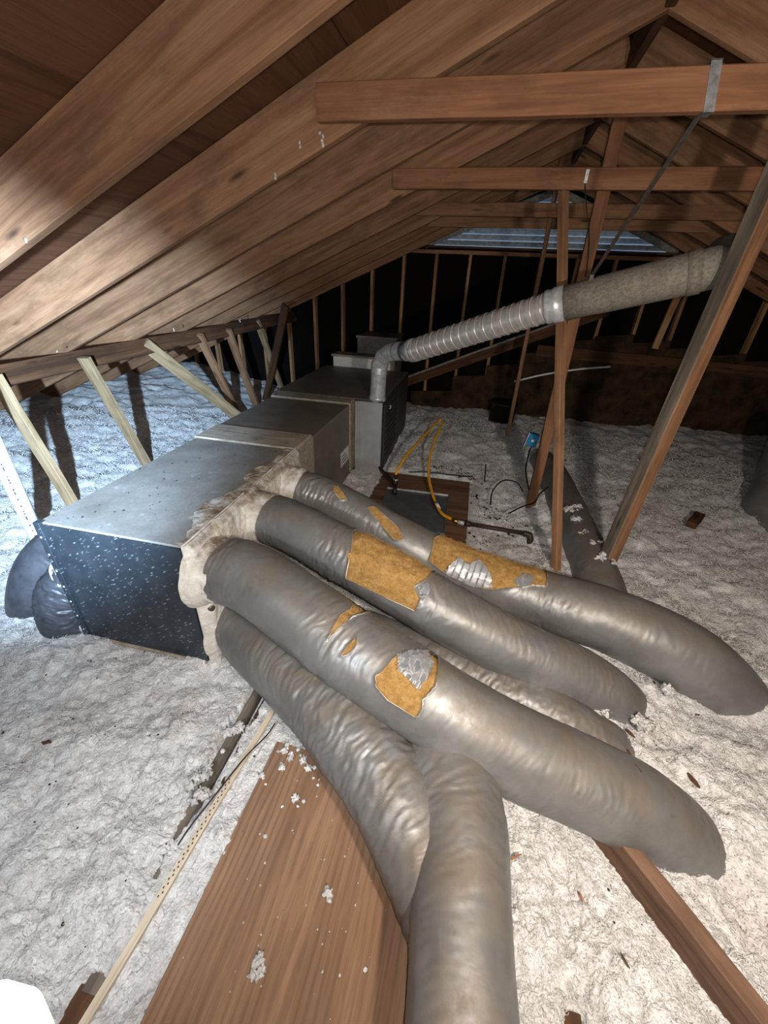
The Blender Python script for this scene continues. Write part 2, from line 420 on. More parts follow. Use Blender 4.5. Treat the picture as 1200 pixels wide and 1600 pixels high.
M_cloth = cloth()
M_case = plain('brown_grey_enamel', (112, 104, 96), .5, .2, .1, 6, .03)
M_furn = plain('grey_enamel', (160, 160, 160), .45, .3, .08, 5, .03)
M_fdark = plain('dark_brown_enamel', (62, 56, 52), .5, .1, .12, 8, .03)
M_black = plain('black_rubber', (22, 20, 19), .55, 0, .2, 40, .05)
M_iron = plain('black_iron_pipe', (50, 40, 34), .6, .3, .25, 60, .2)
M_yel = plain('yellow_coated_hose', (222, 156, 30), .4, 0, .05, 20, .02)
M_brass = plain('brass', (200, 160, 80), .3, 1, .05, 20, 0)
M_alu = plain('bare_aluminium', (216, 212, 208), .30, .6, .06, 40, .03)
M_zinc = plain('galvanised_pipe', (186, 188, 190), .38, .35, .12, 30, .05)
def vent_mat():
    t = NT('dusty_vent_pipe'); v = t.mapping((1, 1, 1)); a = t.noise(v, 60, 6, .75); b = t.noise(v, 8, 5, .6)
    c = t.ramp(a, [(.3, lin((92, 86, 78))), (.6, lin((132, 126, 116))), (.8, lin((152, 146, 136)))])
    c = t.mix(t.ramp(b, [(.5, (0, 0, 0, 1)), (.7, (.5, .5, .5, 1))]), c, lin((88, 80, 72)))
    t.bump(a, .35, .004); return t.done(c, .75, .15, .3)
M_vent = vent_mat()
M_pvc = plain('white_pvc', (226, 232, 236), .35, 0, .04, 10, .0, .5)
M_blue = plain('blue_plastic', (22, 108, 150), .4, 0, .05, 20, .02)
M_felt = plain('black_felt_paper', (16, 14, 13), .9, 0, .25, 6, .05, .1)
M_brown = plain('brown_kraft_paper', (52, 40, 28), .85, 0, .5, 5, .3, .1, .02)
M_shell = plain('roof_outer_layer', (60, 50, 44), .9, 0, .1, 10, 0)
M_plaster = plain('ceiling_plasterboard', (150, 142, 132), .9, 0, .1, 10, 0)
M_slat = plain('painted_louver', (176, 184, 190), .55, .1, .15, 20, .1)
M_steel = plain('perforated_steel_strap', (176, 178, 180), .35, .8, .15, 50, .1)
M_wire = plain('dark_strap_steel', (84, 78, 72), .5, .6, .2, 50, .1)
M_pale = plain('pale_painted_edge', (128, 124, 118), .7, 0, .2, 30, .1)
M_pan = plain('grey_drain_pan', (88, 92, 94), .5, .3, .12, 9, .04)
M_lampw = plain('white_lamp_housing', (240, 242, 246), .5, 0, .01, 10, 0)
def glow():
    t = NT('lit_white_diffuser'); t.b.inputs['Emission Color'].default_value = (.95, .97, 1, 1); t.b.inputs['Emission Strength'].default_value = 2.5
    n = t.noise(t.mapping((1, 1, 1)), 20, 2); return t.done(t.ramp(n, [(0, (.9, .9, .92, 1)), (1, (.95, .95, .97, 1))]), .5)
M_glow = glow()  # emission stands in for the overexposed white of the corner shape
M_chip = plain('dark_bark', (78, 50, 36), .85, 0, .3, 60, .3)
M_soil = plain('dark_soil', (44, 36, 32), .9, 0, .3, 60, .2)
M_splint = plain('orange_wood_splinter', (140, 92, 60), .8, 0, .2, 60, .2)
M_ink = plain('black_ink', (40, 46, 52), .7, 0, .1, 60, 0)
def lath_mat():
    t = NT('cream_lath'); v = t.mapping((1, 1, 1)); a = t.noise(t.mapping((2, 60, 60)), 2, 4, .6)
    c = t.ramp(a, [(.3, lin((176, 160, 138))), (.7, lin((206, 192, 172)))]); t.bump(a, .2, .003)
    return t.done(c, .8, 0, .2)
M_lath = lath_mat()
#@@BUILD
# ------------------------------------------------------------------ roof, walls, floor
SL = .434; ZR = 2.35; XR = .48; ca = 1/math.sqrt(1+SL*SL)
YB, YF = 5.92, -1.7
def zl(x): return ZR+SL*x                    # underside of the left rafters
def zr(x): return ZR+SL*(2*XR-x)             # underside of the right rafters
RV = .225                                    # vertical depth of a rafter
for side, sg in (('left', -1), ('right', 1)):
    zf = zl if sg < 0 else zr
    xe = XR+sg*6.35
    nrm = Vector((-SL*ca if sg < 0 else SL*ca, 0, ca))
    shell = prism('ceiling_'+side, [(XR, YF, zf(XR)+RV+.02), (xe, YF, zf(xe)+RV+.02), (xe, YB+.3, zf(xe)+RV+.02), (XR, YB+.3, zf(XR)+RV+.02)], (0, 0, .05), M_shell)
    tag(shell, kind='structure')
    # plywood sheets, joints staggered
    rows = [XR+sg*a for a in (0, 1.12, 2.24, 3.36, 4.48, 5.6, 6.3)]
    for i in range(6):
        y = YF - (.0 if i % 2 else 1.2)
        while y < YB+.2:
            y0, y1 = max(y, YF)+.002, min(y+2.44, YB+.25)-.002
            if y1-y0 > .05:
                a, b = rows[i], rows[i+1]-sg*.003
                q = [(a, y0, zf(a)+RV), (b, y0, zf(b)+RV), (b, y1, zf(b)+RV), (a, y1, zf(a)+RV)]
                ax = (Vector(q[1])-Vector(q[0])).normalized(); c = Vector([sum(p[k] for p in q)/4 for k in range(3)])
                # local X across the slope's run so the face grain follows the ridge
                X = Vector((0, 1, 0)); N = nrm; Y = N.cross(X)
                w4 = Matrix(((X.x, Y.x, N.x, c.x), (X.y, Y.y, N.y, c.y), (X.z, Y.z, N.z, c.z), (0, 0, 0, 1)))
                hx = (y1-y0)/2; hy = (Vector(q[1])-Vector(q[0])).length/2
                box('roof_panel', (-hx, -hy, 0), (hx, hy, .014), M_deck, shell, .0015, w4)
            y += 2.44
    for k in range(-4, 8):
        y = 1.336+.607*k
        if y > YB-.15: continue
        x0 = XR+sg*.02; x1 = XR+sg*6.2
        off = RV/2
        beam('rafter', (x0, y, zf(x0)+off), (x1, y, zf(x1)+off), .040, RV*ca-.002, M_raft, shell, up=tuple(nrm), seg=14)
    if sg < 0:
        beam('ridge_board', (XR, YF+.05, ZR+SL*XR+.10), (XR, YB-.05, ZR+SL*XR+.10), .038, .19, M_dark, shell)
fl = box('floor', (-6.2, YF, -.66), (7.2, YB+.3, -.60), M_plaster, None, 0); tag(fl, kind='structure')
for nm, x in (('wall_left', -6.0), ('wall_right', 6.95)):
    w = box(nm, (x-.06, YF, -.66), (x+.0, YB+.3, (zl(x) if x < 0 else zr(x))+RV), M_shell, None, 0); tag(w, kind='structure')
w = prism('wall_front', [(-6, YF, -.66), (6.95, YF, -.66), (6.95, YF, zr(6.95)+RV+.01), (XR, YF, zl(XR)+RV+.02), (-6, YF, zl(-6)+RV+.01)], (0, -.05, 0), M_shell); tag(w, kind='structure')

# far gable: sheathing with the triangular vent hole, plates and studs
vz0, vzt, vx0, vx1, vxc = 1.985, 2.53, -.95, 1.86, .47
o = [(-6, -.66), (6.95, -.66), (6.95, zr(6.95)+RV), (XR, zl(XR)+RV+.02), (-6, zl(-6)+RV)]
h = [(vx0, vz0), (vx1, vz0), (vxc, vzt)]
V = []
for yy in (YB, YB+.02):
    V += [(x, yy, z) for x, z in o] + [(x, yy, z) for x, z in h]
Fr = [(0, 1, 6, 5), (1, 2, 6), (2, 3, 7, 6), (3, 4, 5, 7), (4, 0, 5)]
Fc = [f for f in Fr] + [tuple(8+i for i in f[::-1]) for f in Fr] + [(5, 6, 14, 13), (6, 7, 15, 14), (7, 5, 13, 15)]
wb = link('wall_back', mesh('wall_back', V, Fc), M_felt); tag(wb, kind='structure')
yst = YB-.045
beam('top_plate', (-1.25, yst, 1.92), (2.2, yst, 1.92), .085, .04, M_raft, wb)
for k in range(-13, 15):
    x = .03+.41*k
    top = 1.90 if -1.2 < x < 2.1 else min(zl(x), zr(x))+.12
    if top < .1: continue
    beam('stud', (x, yst, -.2), (x, yst, top), .085, .036, M_tan, wb, up=(1, 0, 0), seg=4)
# kraft paper behind the studs, low on the right
for i, (x0, x1) in enumerate(((-.95, -.40), (-.38, .01), (.05, .42), (.46, .83), (.87, 1.24), (1.28, 1.65), (1.69, 2.06), (2.1, 2.47), (2.51, 2.88), (2.92, 3.29), (3.33, 3.7), (3.74, 4.11), (4.15, 4.52))):
    zt = min(1.15, .25+.43*(x0+.9)) if x0 < 1.2 else 1.1-.1*(x0-1.2)
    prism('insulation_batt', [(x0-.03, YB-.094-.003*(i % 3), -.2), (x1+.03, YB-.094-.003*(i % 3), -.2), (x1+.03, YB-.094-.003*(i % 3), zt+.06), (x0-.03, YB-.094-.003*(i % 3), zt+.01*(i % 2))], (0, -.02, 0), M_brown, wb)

# triangular louvered vent
gv = thing('gable_vent', 'triangular louvered gable vent letting in pale blue daylight under the ridge', 'vent', (vxc, YB, vz0))
beam('sill', (vx0-.03, YB-.03, vz0-.012), (vx1+.03, YB-.03, vz0-.012), .09, .024, M_dark, gv)
for xa in (vx0, vx1):
    beam('side_frame', (xa, YB-.02, vz0), (vxc, YB-.02, vzt), .07, .022, M_pale, gv, up=(0, 1, 0))
zz = vz0+.035
while zz < vzt-.05:
    f = (vzt-zz)/(vzt-vz0)
    xa = vxc+(vx0-vxc)*f+.02; xb = vxc+(vx1-vxc)*f-.02
    q = [(xa, YB-.035, zz+.022), (xb, YB-.035, zz+.022), (xb, YB+.03, zz-.022), (xa, YB+.03, zz-.022)]
    prism('slat', q, (0, .0015, .003), M_slat, gv)
    zz += .062

# ------------------------------------------------------------------ framing members
def one(name, label, cat, p0, p1, w, h, m, up=(0, 0, 1), group=None, **k):
    o = beam(name, p0, p1, w, h, m, None, up, **k); return tag(o, label, cat, group)
c1 = thing('collar_tie', 'nearest reddish collar tie, with a bright metal strap folded over it', 'beam', (-.74, 1.9, 2.14))
beam('plank', (-.74, 1.893, 2.143), (1.7, 1.893, 2.143), .040, .102, M_red, c1)
c2 = thing('collar_tie', 'second collar tie from the camera, with a small bright hanger clip', 'beam', (-.73, 3.1, 2.14))
beam('plank', (-.73, 3.105, 2.137), (1.74, 3.105, 2.137), .040, .100, M_red, c2)
one('collar_tie', 'third collar tie, in front of the upper part of the louvered vent', 'beam', (-.80, 4.33, 2.145), (1.76, 4.33, 2.145), .04, .095, M_raft)
one('collar_tie', 'farthest collar tie, dim brown, just above the wide part of the vent', 'beam', (-.78, 4.94, 2.125), (1.74, 4.94, 2.125), .04, .09, M_raft)
# hanger strap over the first tie
bm = bmesh.new()
box_bm(bm, (.527, 1.868, 2.088), (.557, 1.8705, 2.200), 0); box_bm(bm, (.527, 1.868, 2.1985), (.557, 1.918, 2.2010), 0); box_bm(bm, (.527, 1.868, 2.085), (.557, 1.918, 2.0875), 0)
for v in bm.verts: v.co.x += (v.co.z-2.09)*-.2
link('strap_wrap', bm_mesh('strap_wrap', bm), M_steel, c1)
box('hanger_clip', (.375, 3.078, 2.115), (.395, 3.083, 2.178), M_steel, c2, .001)
hs = thing('hanger_strap', 'long thin steel strap slanting down from nearest collar tie to vent pipe', 'strap', (.47, 2.55, 1.66))
beam('strip', (.535, 1.93, 2.09), (.462, 2.60, 1.665), .017, .002, M_wire, hs, up=(0, 1, .6), wob=.0008, bev=.0004)
beam('loop', (.462, 2.60, 1.665), (.455, 2.57, 1.50), .02, .002, M_wire, hs, up=(0, 1, 0), wob=0, bev=.0004)
hw = tag(tube('hanger_wire', [(.385, 3.085, 2.12, .003), (.41, 3.0, 2.0, .003), (.44, 2.85, 1.85, .003), (.452, 2.7, 1.66, .003)], M_wire, None, 14, 6), 'thin wire hanging from the clip on the second collar tie', 'wire')

# purlin under the left rafters and its struts
pur = one('purlin', 'long dark purlin under the lower ends of the left rafters', 'beam', (-3.14, 1.2, zl(-3.14)-.072), (-2.72, 5.8, zl(-2.72)-.072), .04, .13, M_dark, up=(-SL, 0, 1))
one('strut', 'leftmost wooden strut, upright between purlin and insulation near the white pipe', 'strut', (-3.02, 1.98, .97), (-2.84, 2.03, -.05), .1, .04, M_strut, up=(0, 1, 0))
one('strut', 'second strut from the left, orange-brown at its foot beside the plenum', 'strut', (-2.93, 2.56, 1.0), (-2.86, 2.82, -.05), .095, .04, M_strut, up=(0, 1, 0))
one('strut', 'steeply slanted grey-tan strut running down behind the plenum, third from left', 'strut', (-2.95, 3.2, 1.02), (-2.60, 4.05, .10), .115, .04, M_strut, up=(.68, -.72, .1))
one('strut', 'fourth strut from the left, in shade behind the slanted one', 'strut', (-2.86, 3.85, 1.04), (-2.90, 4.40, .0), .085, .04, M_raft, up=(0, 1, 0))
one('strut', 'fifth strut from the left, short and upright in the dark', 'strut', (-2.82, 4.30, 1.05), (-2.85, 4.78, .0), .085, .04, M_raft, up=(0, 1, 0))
one('strut', 'thin far strut with a pale upper end, right of the upright short strut', 'strut', (-2.80, 4.9, 1.1), (-2.74, 5.4, .0), .07, .04, M_strut, up=(0, 1, 0))
one('brace', 'dark slanted brace leaning right against the far left roof', 'brace', (-2.30, 4.7, 1.30), (-2.98, 5.2, .0), .085, .04, M_dark, up=(0, 1, 0))

# posts on the right
bp = thing('brace_post', 'large brace post at right, orange on one edge and grey on the other', 'post', (.957, 2.31, .0))
beam('post', (.937, 2.36, -.15), (1.02, 2.36, 2.42), .072, .082, M_raft, bp, up=(.86, .5, 0), seg=16, wob=0)
beam('grey_face', (.900, 2.339, -.15), (.983, 2.339, 2.42), .070, .006, M_grey, bp, up=(.86, .5, 0), seg=16, wob=0)  # thin plate: weathered grey, with the post's shaded left side put into its colour
one('king_post', 'narrow double-toned post standing left of the large brace post', 'post', (.66, 2.27, -.05), (.275, 3.16, 2.14), .046, .046, M_raft, up=(.75, .66, 0))
one('leaning_brace', 'reddish brace leaning beside the blue box, running up to the ridge', 'brace', (.56, 3.24, -.05), (.505, 3.22, 2.50), .075, .042, M_red, up=(0, 1, 0))
one('far_post', 'thin far post standing before the louvered vent', 'post', (.385, 4.9, -.1), (.375, 4.9, 2.62), .04, .05, M_raft, up=(0, 1, 0))
# dim timbers on the far wall, right of the furnace
db = thing('diagonal_board', 'diagonal dark board with a pale upper edge rising behind the vent pipe', 'board', (-1.05, 5.78, .42))
beam('board', (-1.1, 5.76, .34), (1.3, 5.76, 1.40), .03, .13, M_dark, db)
beam('pale_edge', (-1.1, 5.745, .405), (1.3, 5.745, 1.465), .05, .025, M_pale, db)
one('short_post', 'short pale post standing far back on the right, below the vent pipe', 'post', (1.92, 5.75, 1.02), (1.97, 5.75, 1.62), .07, .04, M_tan, up=(0, 1, 0))
one('lean_to_board', 'dim brown board lying level low on the far wall, right side', 'board', (.6, 5.765, .90), (3.6, 5.765, .84), .03, .13, M_dark)
tag(tube('conduit', [(.4, 5.74, .50, .012), (.75, 5.74, .62, .012), (1.15, 5.74, .72, .012), (1.5, 5.74, .78, .012)], M_pvc, None, 20, 8), 'thin pale conduit crossing the far wall behind the narrow post', 'pipe')
dr = cyl('vent_drum', (.30, 5.45, -.1), (.32, 5.45, .30), .16, .16, M_black, None, 24, [(0, .16), (.9, .16), (.93, .18), (1, .17)]); tag(dr, 'dim black drum-shaped can on the insulation near the far wall', 'can')

# ------------------------------------------------------------------ loose-fill insulation
BOARD = (-.563, .17, -1.0, .80, .02); BOARD2 = (-.80, .06, 2.2, 3.6, -.035)
def pathd(x, y, P):
    d = np.full(x.shape, 9.)
    for (a, b) in zip(P[:-1], P[1:]):
        ax, ay = a; bx, by = b; t = np.clip(((x-ax)*(bx-ax)+(y-ay)*(by-ay))/((bx-ax)**2+(by-ay)**2), 0, 1)
        d = np.minimum(d, np.hypot(x-ax-t*(bx-ax), y-ay-t*(by-ay)))
    return d
def rect_in(x, y, r, soft):
    dx = np.maximum(r[0]-x, x-r[1]); dy = np.maximum(r[2]-y, y-r[3]); d = np.maximum(dx, dy)
    return 1-sst(0, soft, d+soft*.5), d
def fluff_z(x, y):
    near = np.hypot(x, y)
    z = .012*fbm(x*1.7, y*1.7, seed=3, o=2)*2 + .02*fbm(x*4, y*4, seed=9, o=2)
    z += .26*sst(-2.6, -4.9, x) + .05*sst(1.2, 2.6, x) + .05*sst(3.6, 5.6, y)
    z -= .05*np.exp(-(((x-.1)/.9)**2+((y-3.)/.9)**2))
    wx = x+.035*fbm(x*12, y*12, seed=21, o=3); wy = y+.035*fbm(x*12, y*12, seed=33, o=3)
    dome = lambda d: np.sqrt(np.maximum(0, 1-(d/.95)**2)); big = dome(worley(wx*10, wy*10, 2)); mid = dome(worley(wx*24, wy*24, 4)); sm = dome(worley(wx*60, wy*60, 6))
    fade = 1/(1+.12*near*near)
    amp = .6+.8*sst(-.4, .5, fbm(x*2.2, y*2.2, seed=61, o=2))
    w2x = wx+.012*fbm(x*34, y*34, seed=71, o=2); w2y = y+(wy-y)+.012*fbm(x*34, y*34, seed=73, o=2); mid = dome(worley(w2x*22, w2y*22, 4)); sm = dome(worley(w2x*48, w2y*48, 6)); ti = dome(worley(w2x*95, w2y*95, 8))
    z += amp*(.026*(big-.8)+.026*(mid-.8)*(.4+.6*sst(-.3, .3, fbm(x*5, y*5, seed=81, o=2))))+.015*(sm-.8)*fade+.007*(ti-.8)*fade + .034*fbm(x*8, y*8, seed=62, o=3) + .008*fbm(x*40, y*40, seed=5, o=3)*fade
    # boards stay clear, with fluff creeping over their edges
    for r in (BOARD, BOARD2):
        m, d = rect_in(x, y, r, .03)
        e = d+.018*fbm(x*22, y*22, seed=14, o=2)
        z = np.where(e < 0, np.minimum(z, r[4]-.022), z)
        z = np.where((e >= 0) & (e < .08), np.maximum(np.minimum(z, r[4]+.02), r[4]-.012), z)
    # grooves that show old framing
    g = pathd(x, y, [(-.765, 1.2), (-.735, .34)]); z = np.where(g < .046*sst(.26, .75, y)+.022*fbm(x*26, y*26, seed=8), np.minimum(z, -.035), z)
    g = pathd(x, y, [(-.735, .30), (-.715, .24)]); 
    g = pathd(x, y, [(-.735, .10), (-.73, -.02)]); z = np.where(g < .035+.012*fbm(x*40, y*40, seed=8), np.minimum(z, -.05), z)
    g = pathd(x, y, [(-.63, .95), (-.70, -.1)]); z = np.where(g < .03, np.minimum(z, .004), z)
    g = pathd(x, y, [(.595, .871), (1.245, .042)]); sd_ = (x-.595)*.787+(y-.871)*.617; z = np.where((g < .16) & (sd_ < 0), .45*z-.035*(1-g/.16), z); z = np.where((g < .12) & (sd_ >= 0), z+.045*(1-g/.12), z); z = np.where(g < .03, -.05, z)
    g = pathd(x, y, [(.50, -.3), (.485, .375)]); z = np.where(g < .026+.02*fbm(x*30, y*30, seed=18), np.minimum(z, -.05), z)
    # drifts against the buried duct ends
    for (px, py, rr, a) in ((1.10, .92, .16, .07), (.98, 1.38, .15, .05), (1.62, 1.58, .2, .06), (.86, 1.14, .1, .03), (2.45, 3.45, .25, .05), (1.2, 1.15, .2, .02)):
        z += a*np.exp(-((x-px)**2+(y-py)**2)/rr**2)
    # a hollow under the furnace cabinet
    return z
NR, NTH = 1000, 940
rr = .14*(8.2/.14)**(np.linspace(0, 1, NR)); rr = rr[:, None]
aa = np.linspace(math.radians(-14), math.radians(192), NTH)[None]
GX = rr*np.cos(aa); GY = rr*np.sin(aa)
keep = (GX > -5.95) & (GX < 6.85) & (GY < YB-.01)
GX = np.clip(GX, -5.95, 6.85); GYc = np.clip(GY, YF+.02, YB-.005)
GZ = fluff_z(GX, GYc)
k4 = (keep[:-1, :-1] | keep[1:, 1:] | keep[:-1, 1:] | keep[1:, :-1])
ins = link('loose_fill_insulation', grid_mesh('loose_fill_insulation', np.stack([GX, GYc, GZ], -1), False, None), M_fluff)
tag(ins, 'lumpy white loose-fill insulation covering the whole attic floor', 'insulation', kind='stuff')

# loose cellulose fibres standing off the surface, denser where the floor is near
NF = 230000
fr = np.random.RandomState(5)
rad_ = .18*(5.5/.18)**fr.rand(NF); ang_ = fr.uniform(math.radians(0), math.radians(178), NF)
fx, fy = rad_*np.cos(ang_), rad_*np.sin(ang_)
ok_ = (fy < YB-.15) & (fx > -4.9)
for q in (BOARD, BOARD2):
    ok_ &= rect_in(fx, fy, q, .01)[1] > .012
for q in ([(-.765, 1.2), (-.735, .34)], [(-.63, .95), (-.70, -.1)], [(.595, .871), (1.245, .042)]):
    ok_ &= pathd(fx, fy, q) > .045
fx, fy, rad_ = fx[ok_], fy[ok_], rad_[ok_]; NF = len(fx)
fz = fluff_z(fx, fy)
hd = fr.uniform(0, 2*PI, NF); ln_ = (.005+.006*rad_)*fr.uniform(.5, 1.5, NF); cu = fr.normal(0, 1.1, NF); el = fr.uniform(.15, 1.1, NF)
FP = np.zeros((NF, 4, 3)); FP[:, 0] = np.stack([fx, fy, fz-.002], 1)
for k in range(1, 4):
    h_ = hd+cu*k/2; e_ = el*(1-.55*(k-1)/2)
    FP[:, k] = FP[:, k-1]+np.stack([np.cos(h_)*np.cos(e_), np.sin(h_)*np.cos(e_), np.sin(e_)], 1)*(ln_/3)[:, None]
hc = bpy.data.hair_curves.new('fibers'); hc.add_curves([4]*NF)
hc.position_data.foreach_set('vector', FP.reshape(-1).astype(np.float32))
ra = hc.attributes.get('radius') or hc.attributes.new('radius', 'FLOAT', 'POINT')
ra.data.foreach_set('value', (np.repeat((.00035+.0005*rad_)[:, None], 4, 1)*np.array([[1, 1, .9, .5]])).reshape(-1).astype(np.float32))
tag(link('fibers', hc, M_fluff, ins), kind='stuff')

def zi(x, y): return float(fluff_z(np.array([float(x)]), np.array([float(y)]))[0])

# ------------------------------------------------------------------ boards and sticks on the floor
pb = box('plywood_sheet', (-.366, -.9, -.009), (.366, .9, .009), M_board, None, .002, Matrix.Translation((-.197, -.10, .012)))
tag(pb, 'large brown plywood sheet in the foreground under the bent duct', 'board')
pb2 = box('plywood_platform', (-.43, -.62, -.009), (.43, .62, .009), M_board2, None, .002, Matrix.Translation((-.38, 2.93, -.045)) @ Matrix.Rotation(math.radians(2), 4, 'Z'))
tag(pb2, 'dark dirty plywood platform beside the furnace, under the gas hose', 'board')
one('floor_joist', 'dark grey joist top bared in the insulation left of the plywood', 'joist', (-.775, 1.5, -.055), (-.735, .1, -.055), .045, .09, M_grey)
one('floor_joist', 'dark stub of buried joist near the bottom left corner', 'joist', (-.745, .11, -.05), (-.74, -.4, -.05), .05, .07, M_dark)
one('batten', 'thin dark batten beside the grey joist left of the plywood', 'board', (-.715, 1.05, -.03), (-.69, .62, -.03), .014, .05, M_dark)
one('floor_joist', 'small bared joist end at bottom right beside the bent duct', 'joist', (.495, -.4, -.085), (.483, .385, -.085), .045, .09, M_dark)
dj = thing('diagonal_timber', 'brown timber running out diagonally from under the front duct, lower right', 'beam', (.8, .63, 0))
beam('timber', (.595, .871, .005), (1.245, .042, .005), .050, .15, M_joist, dj)
one('floor_joist', 'dark flat board end between the second and third ducts', 'board', (.90, 1.60, -.02), (1.13, 1.38, -.02), .09, .03, M_dark)
one('buried_board', 'dark scrap of board poking from insulation right of large post', 'board', (1.74, 3.16, .05), (1.86, 3.34, .06), .07, .05, M_dark)
la = thing('lath_strip', 'thin cream lath with a dotted edge lying left of the plywood', 'strip', (-.67, .45, .02))
beam('lath', (-.635, .95, .022), (-.705, -.12, .012), .022, .012, M_lath, la, wob=.001, bev=.001)
bm = bmesh.new()
for i in range(64):
    t = .30+.62*i/64; 
    x = -.635-.07*t; y = .95-1.07*t; z = .022-.010*t+.0062
    bmesh.ops.create_cube(bm, size=.004, matrix=Matrix.Translation((x-.002+.006*((i % 2)-.5), y, z)) @ Matrix.Diagonal((1, 1.3, .2, 1)))
tag(link('dots', bm_mesh('dots', bm), M_ink, la), kind='stuff')
tag(tube('thin_wire', [(-.60, .86, .03, .003), (-.605, .80, .04, .003), (-.64, .70, .045, .003), (-.67, .58, .04, .003), (-.705, .47, .02, .003), (-.72, .40, .0, .003)], M_black, None, 40, 6), 'thin black wire looping across the cream lath', 'wire')

# ------------------------------------------------------------------ plenum, coil case, furnace (one run, turned 1.5 degrees)
A0 = Vector((-1.04, 1.07, 0)); RZ = math.radians(1.53); RA = Matrix.Rotation(RZ, 4, 'Z')
def asm(y): return tuple(A0 + RA @ Vector((-.35, y, 0)))
def AW(): return Matrix.Translation(A0) @ RA
def abox(name, lo, hi, m, parent, bev=.003): return box(name, lo, hi, m, parent, bev, AW())
pl = thing('supply_plenum', 'large grey sheet metal plenum box, nearest part of the furnace run', 'plenum', asm(.5), RZ)
abox('metal_box', (-.68, .004, .0), (-.004, 1.09, .662), M_ztop, pl, .004)
abox('front_panel', (-.655, -.006, .012), (-.008, .006, .655), M_zfront, pl, .001)
abox('corner_flange', (-.688, -.012, .0), (-.655, .02, .665), M_zfront, pl, .002)
abox('bottom_lip', (-.66, -.016, -.006), (-.01, .01, .012), M_cloth, pl, .003)
for i in range(7):
    abox('rivet', (-.676, -.0155, .05+.09*i), (-.667, -.011, .059+.09*i), M_zinc, pl, .002)
# mastic skim over the right face and along the top edge
def msheet(name, U, Vv, fn, thick):
    P = np.zeros(U.shape+(3,)); 
    x, y, z = fn(U, Vv); P[..., 0] = x; P[..., 1] = y; P[..., 2] = z
    w = AW(); A = np.array(w)[:3, :3]; t = np.array(w)[:3, 3]
    return P
nu, nv = 150, 90
yy, zz_ = np.meshgrid(np.linspace(-.006, 1.10, nu), np.linspace(-.01, .672, nv), indexing='ij')
cent = [(.11, .48), (.51, .52), (.87, .52), (.16, .11)]        # duct mouths: local y, z
bul = 0
for (cy_, cz_) in cent: bul = bul+.045*np.exp(-((yy-cy_)**2+(zz_-cz_)**2)/.20**2)
lump = .010*fbm(yy*9, zz_*9, seed=40)+.004*fbm(yy*34, zz_*34, seed=41)
edge = np.minimum.reduce([sst(-.006, .03, yy), sst(0, .04, .672-zz_)])
P = np.stack([.004+edge*(bul+.012+lump), yy, zz_], -1)
me = grid_mesh('mastic_coating', P); link('mastic_coating', me, M_mastic, pl, AW())
xx, yy = np.meshgrid(np.linspace(-.17, .012, 50), np.linspace(.0, 1.09, 150), indexing='ij')
lim = -.055-.05*fbm(yy*5, yy*0+.5, seed=44)-.06*np.exp(-((yy-.3)/.15)**2)-.05*np.exp(-((yy-.7)/.12)**2)+.02*fbm(yy*18, xx*18, seed=45)
hgt = sst(-.012, .02, xx-lim)
zt = .6605+hgt*(.007+.005*fbm(xx*16, yy*16, seed=46)+.001*fbm(xx*60, yy*60, seed=47))-.006*(1-hgt)
link('mastic_top_edge', grid_mesh('mastic_top_edge', np.stack([xx, yy, zt], -1)), M_mastic, pl, AW())
for (cy_, cz_), r, ln in zip(cent, (.142, .13, .122, .14), (.15, .15, .15, .12)):
    n, m = 26, 56
    u = np.linspace(0, 1, n)[:, None]; th = np.linspace(0, 2*PI, m, endpoint=False)[None]
    rad = r*(1+.22*(1-sst(0, .5, u))) + .006*fbm(u*5+cy_*9, np.cos(th)*2+3, np.sin(th)*2+3, seed=50)+.003*fbm(u*14, np.cos(th)*9+5, np.sin(th)*9+5, seed=51)
    rad = rad-.03*sst(.88, 1, u)
    P = np.stack([-.005+ln*u+0*th, cy_+rad*np.cos(th), np.minimum(cz_+rad*np.sin(th), .672)], -1)
    link('mastic_collar', grid_mesh('mastic_collar', P, True), M_mastic, pl, AW())
c = AW() @ Vector((.03, .035, .33)); c2_ = AW() @ Vector((.055, .028, .33))
cyl('test_plug', c, c2_, .016, .013, M_wire, pl, 14)
abox('tape_band', (-.70, 1.085, .02), (.012, 1.375, .670), M_cloth, pl, .012)

cc = thing('coil_case', 'brown-grey coil case between plenum and furnace, with taped joints', 'duct', asm(1.85), RZ)
abox('case', (-.705, 1.37, -.03), (.015, 2.34, .655), M_case, cc, .004)
abox('tape_band', (-.715, 2.22, .02), (.024, 2.385, .668), M_cloth, cc, .010)
abox('warning_label', (.013, 1.97, .17), (.017, 2.20, .30), M_white, cc, .0)
for i in range(3): abox('printed_line', (.0165, 2.0, .195+.03*i), (.0178, 2.17-.03*i, .203+.03*i), M_ink, cc, 0)

fu = thing('furnace', 'horizontal furnace cabinet with grey front and dark slotted side', 'furnace', asm(3.05), RZ)
abox('cabinet', (-.755, 2.38, -.09), (.275, 3.78, .662), M_fdark, fu, .006)
abox('top_panel', (-.75, 2.40, .660), (.27, 3.77, .667), M_case, fu, .002)
abox('front_panel', (.03, 2.366, -.085), (.276, 2.384, .655), M_furn, fu, .003)
abox('front_rib', (.030, 2.352, -.085), (.050, 2.372, .655), M_furn, fu, .003)
abox('front_rib', (.066, 2.358, -.085), (.078, 2.372, .655), M_furn, fu, .003)
abox('access_door', (.274, 2.46, -.03), (.284, 3.10, .62), M_fdark, fu, .003)
abox('access_door', (.274, 3.12, -.03), (.284, 3.74, .62), M_fdark, fu, .003)
for i in range(9):
    abox('louver', (.282, 2.52, .10+.055*i), (.292, 3.04, .115+.055*i), M_fdark, fu, .003)
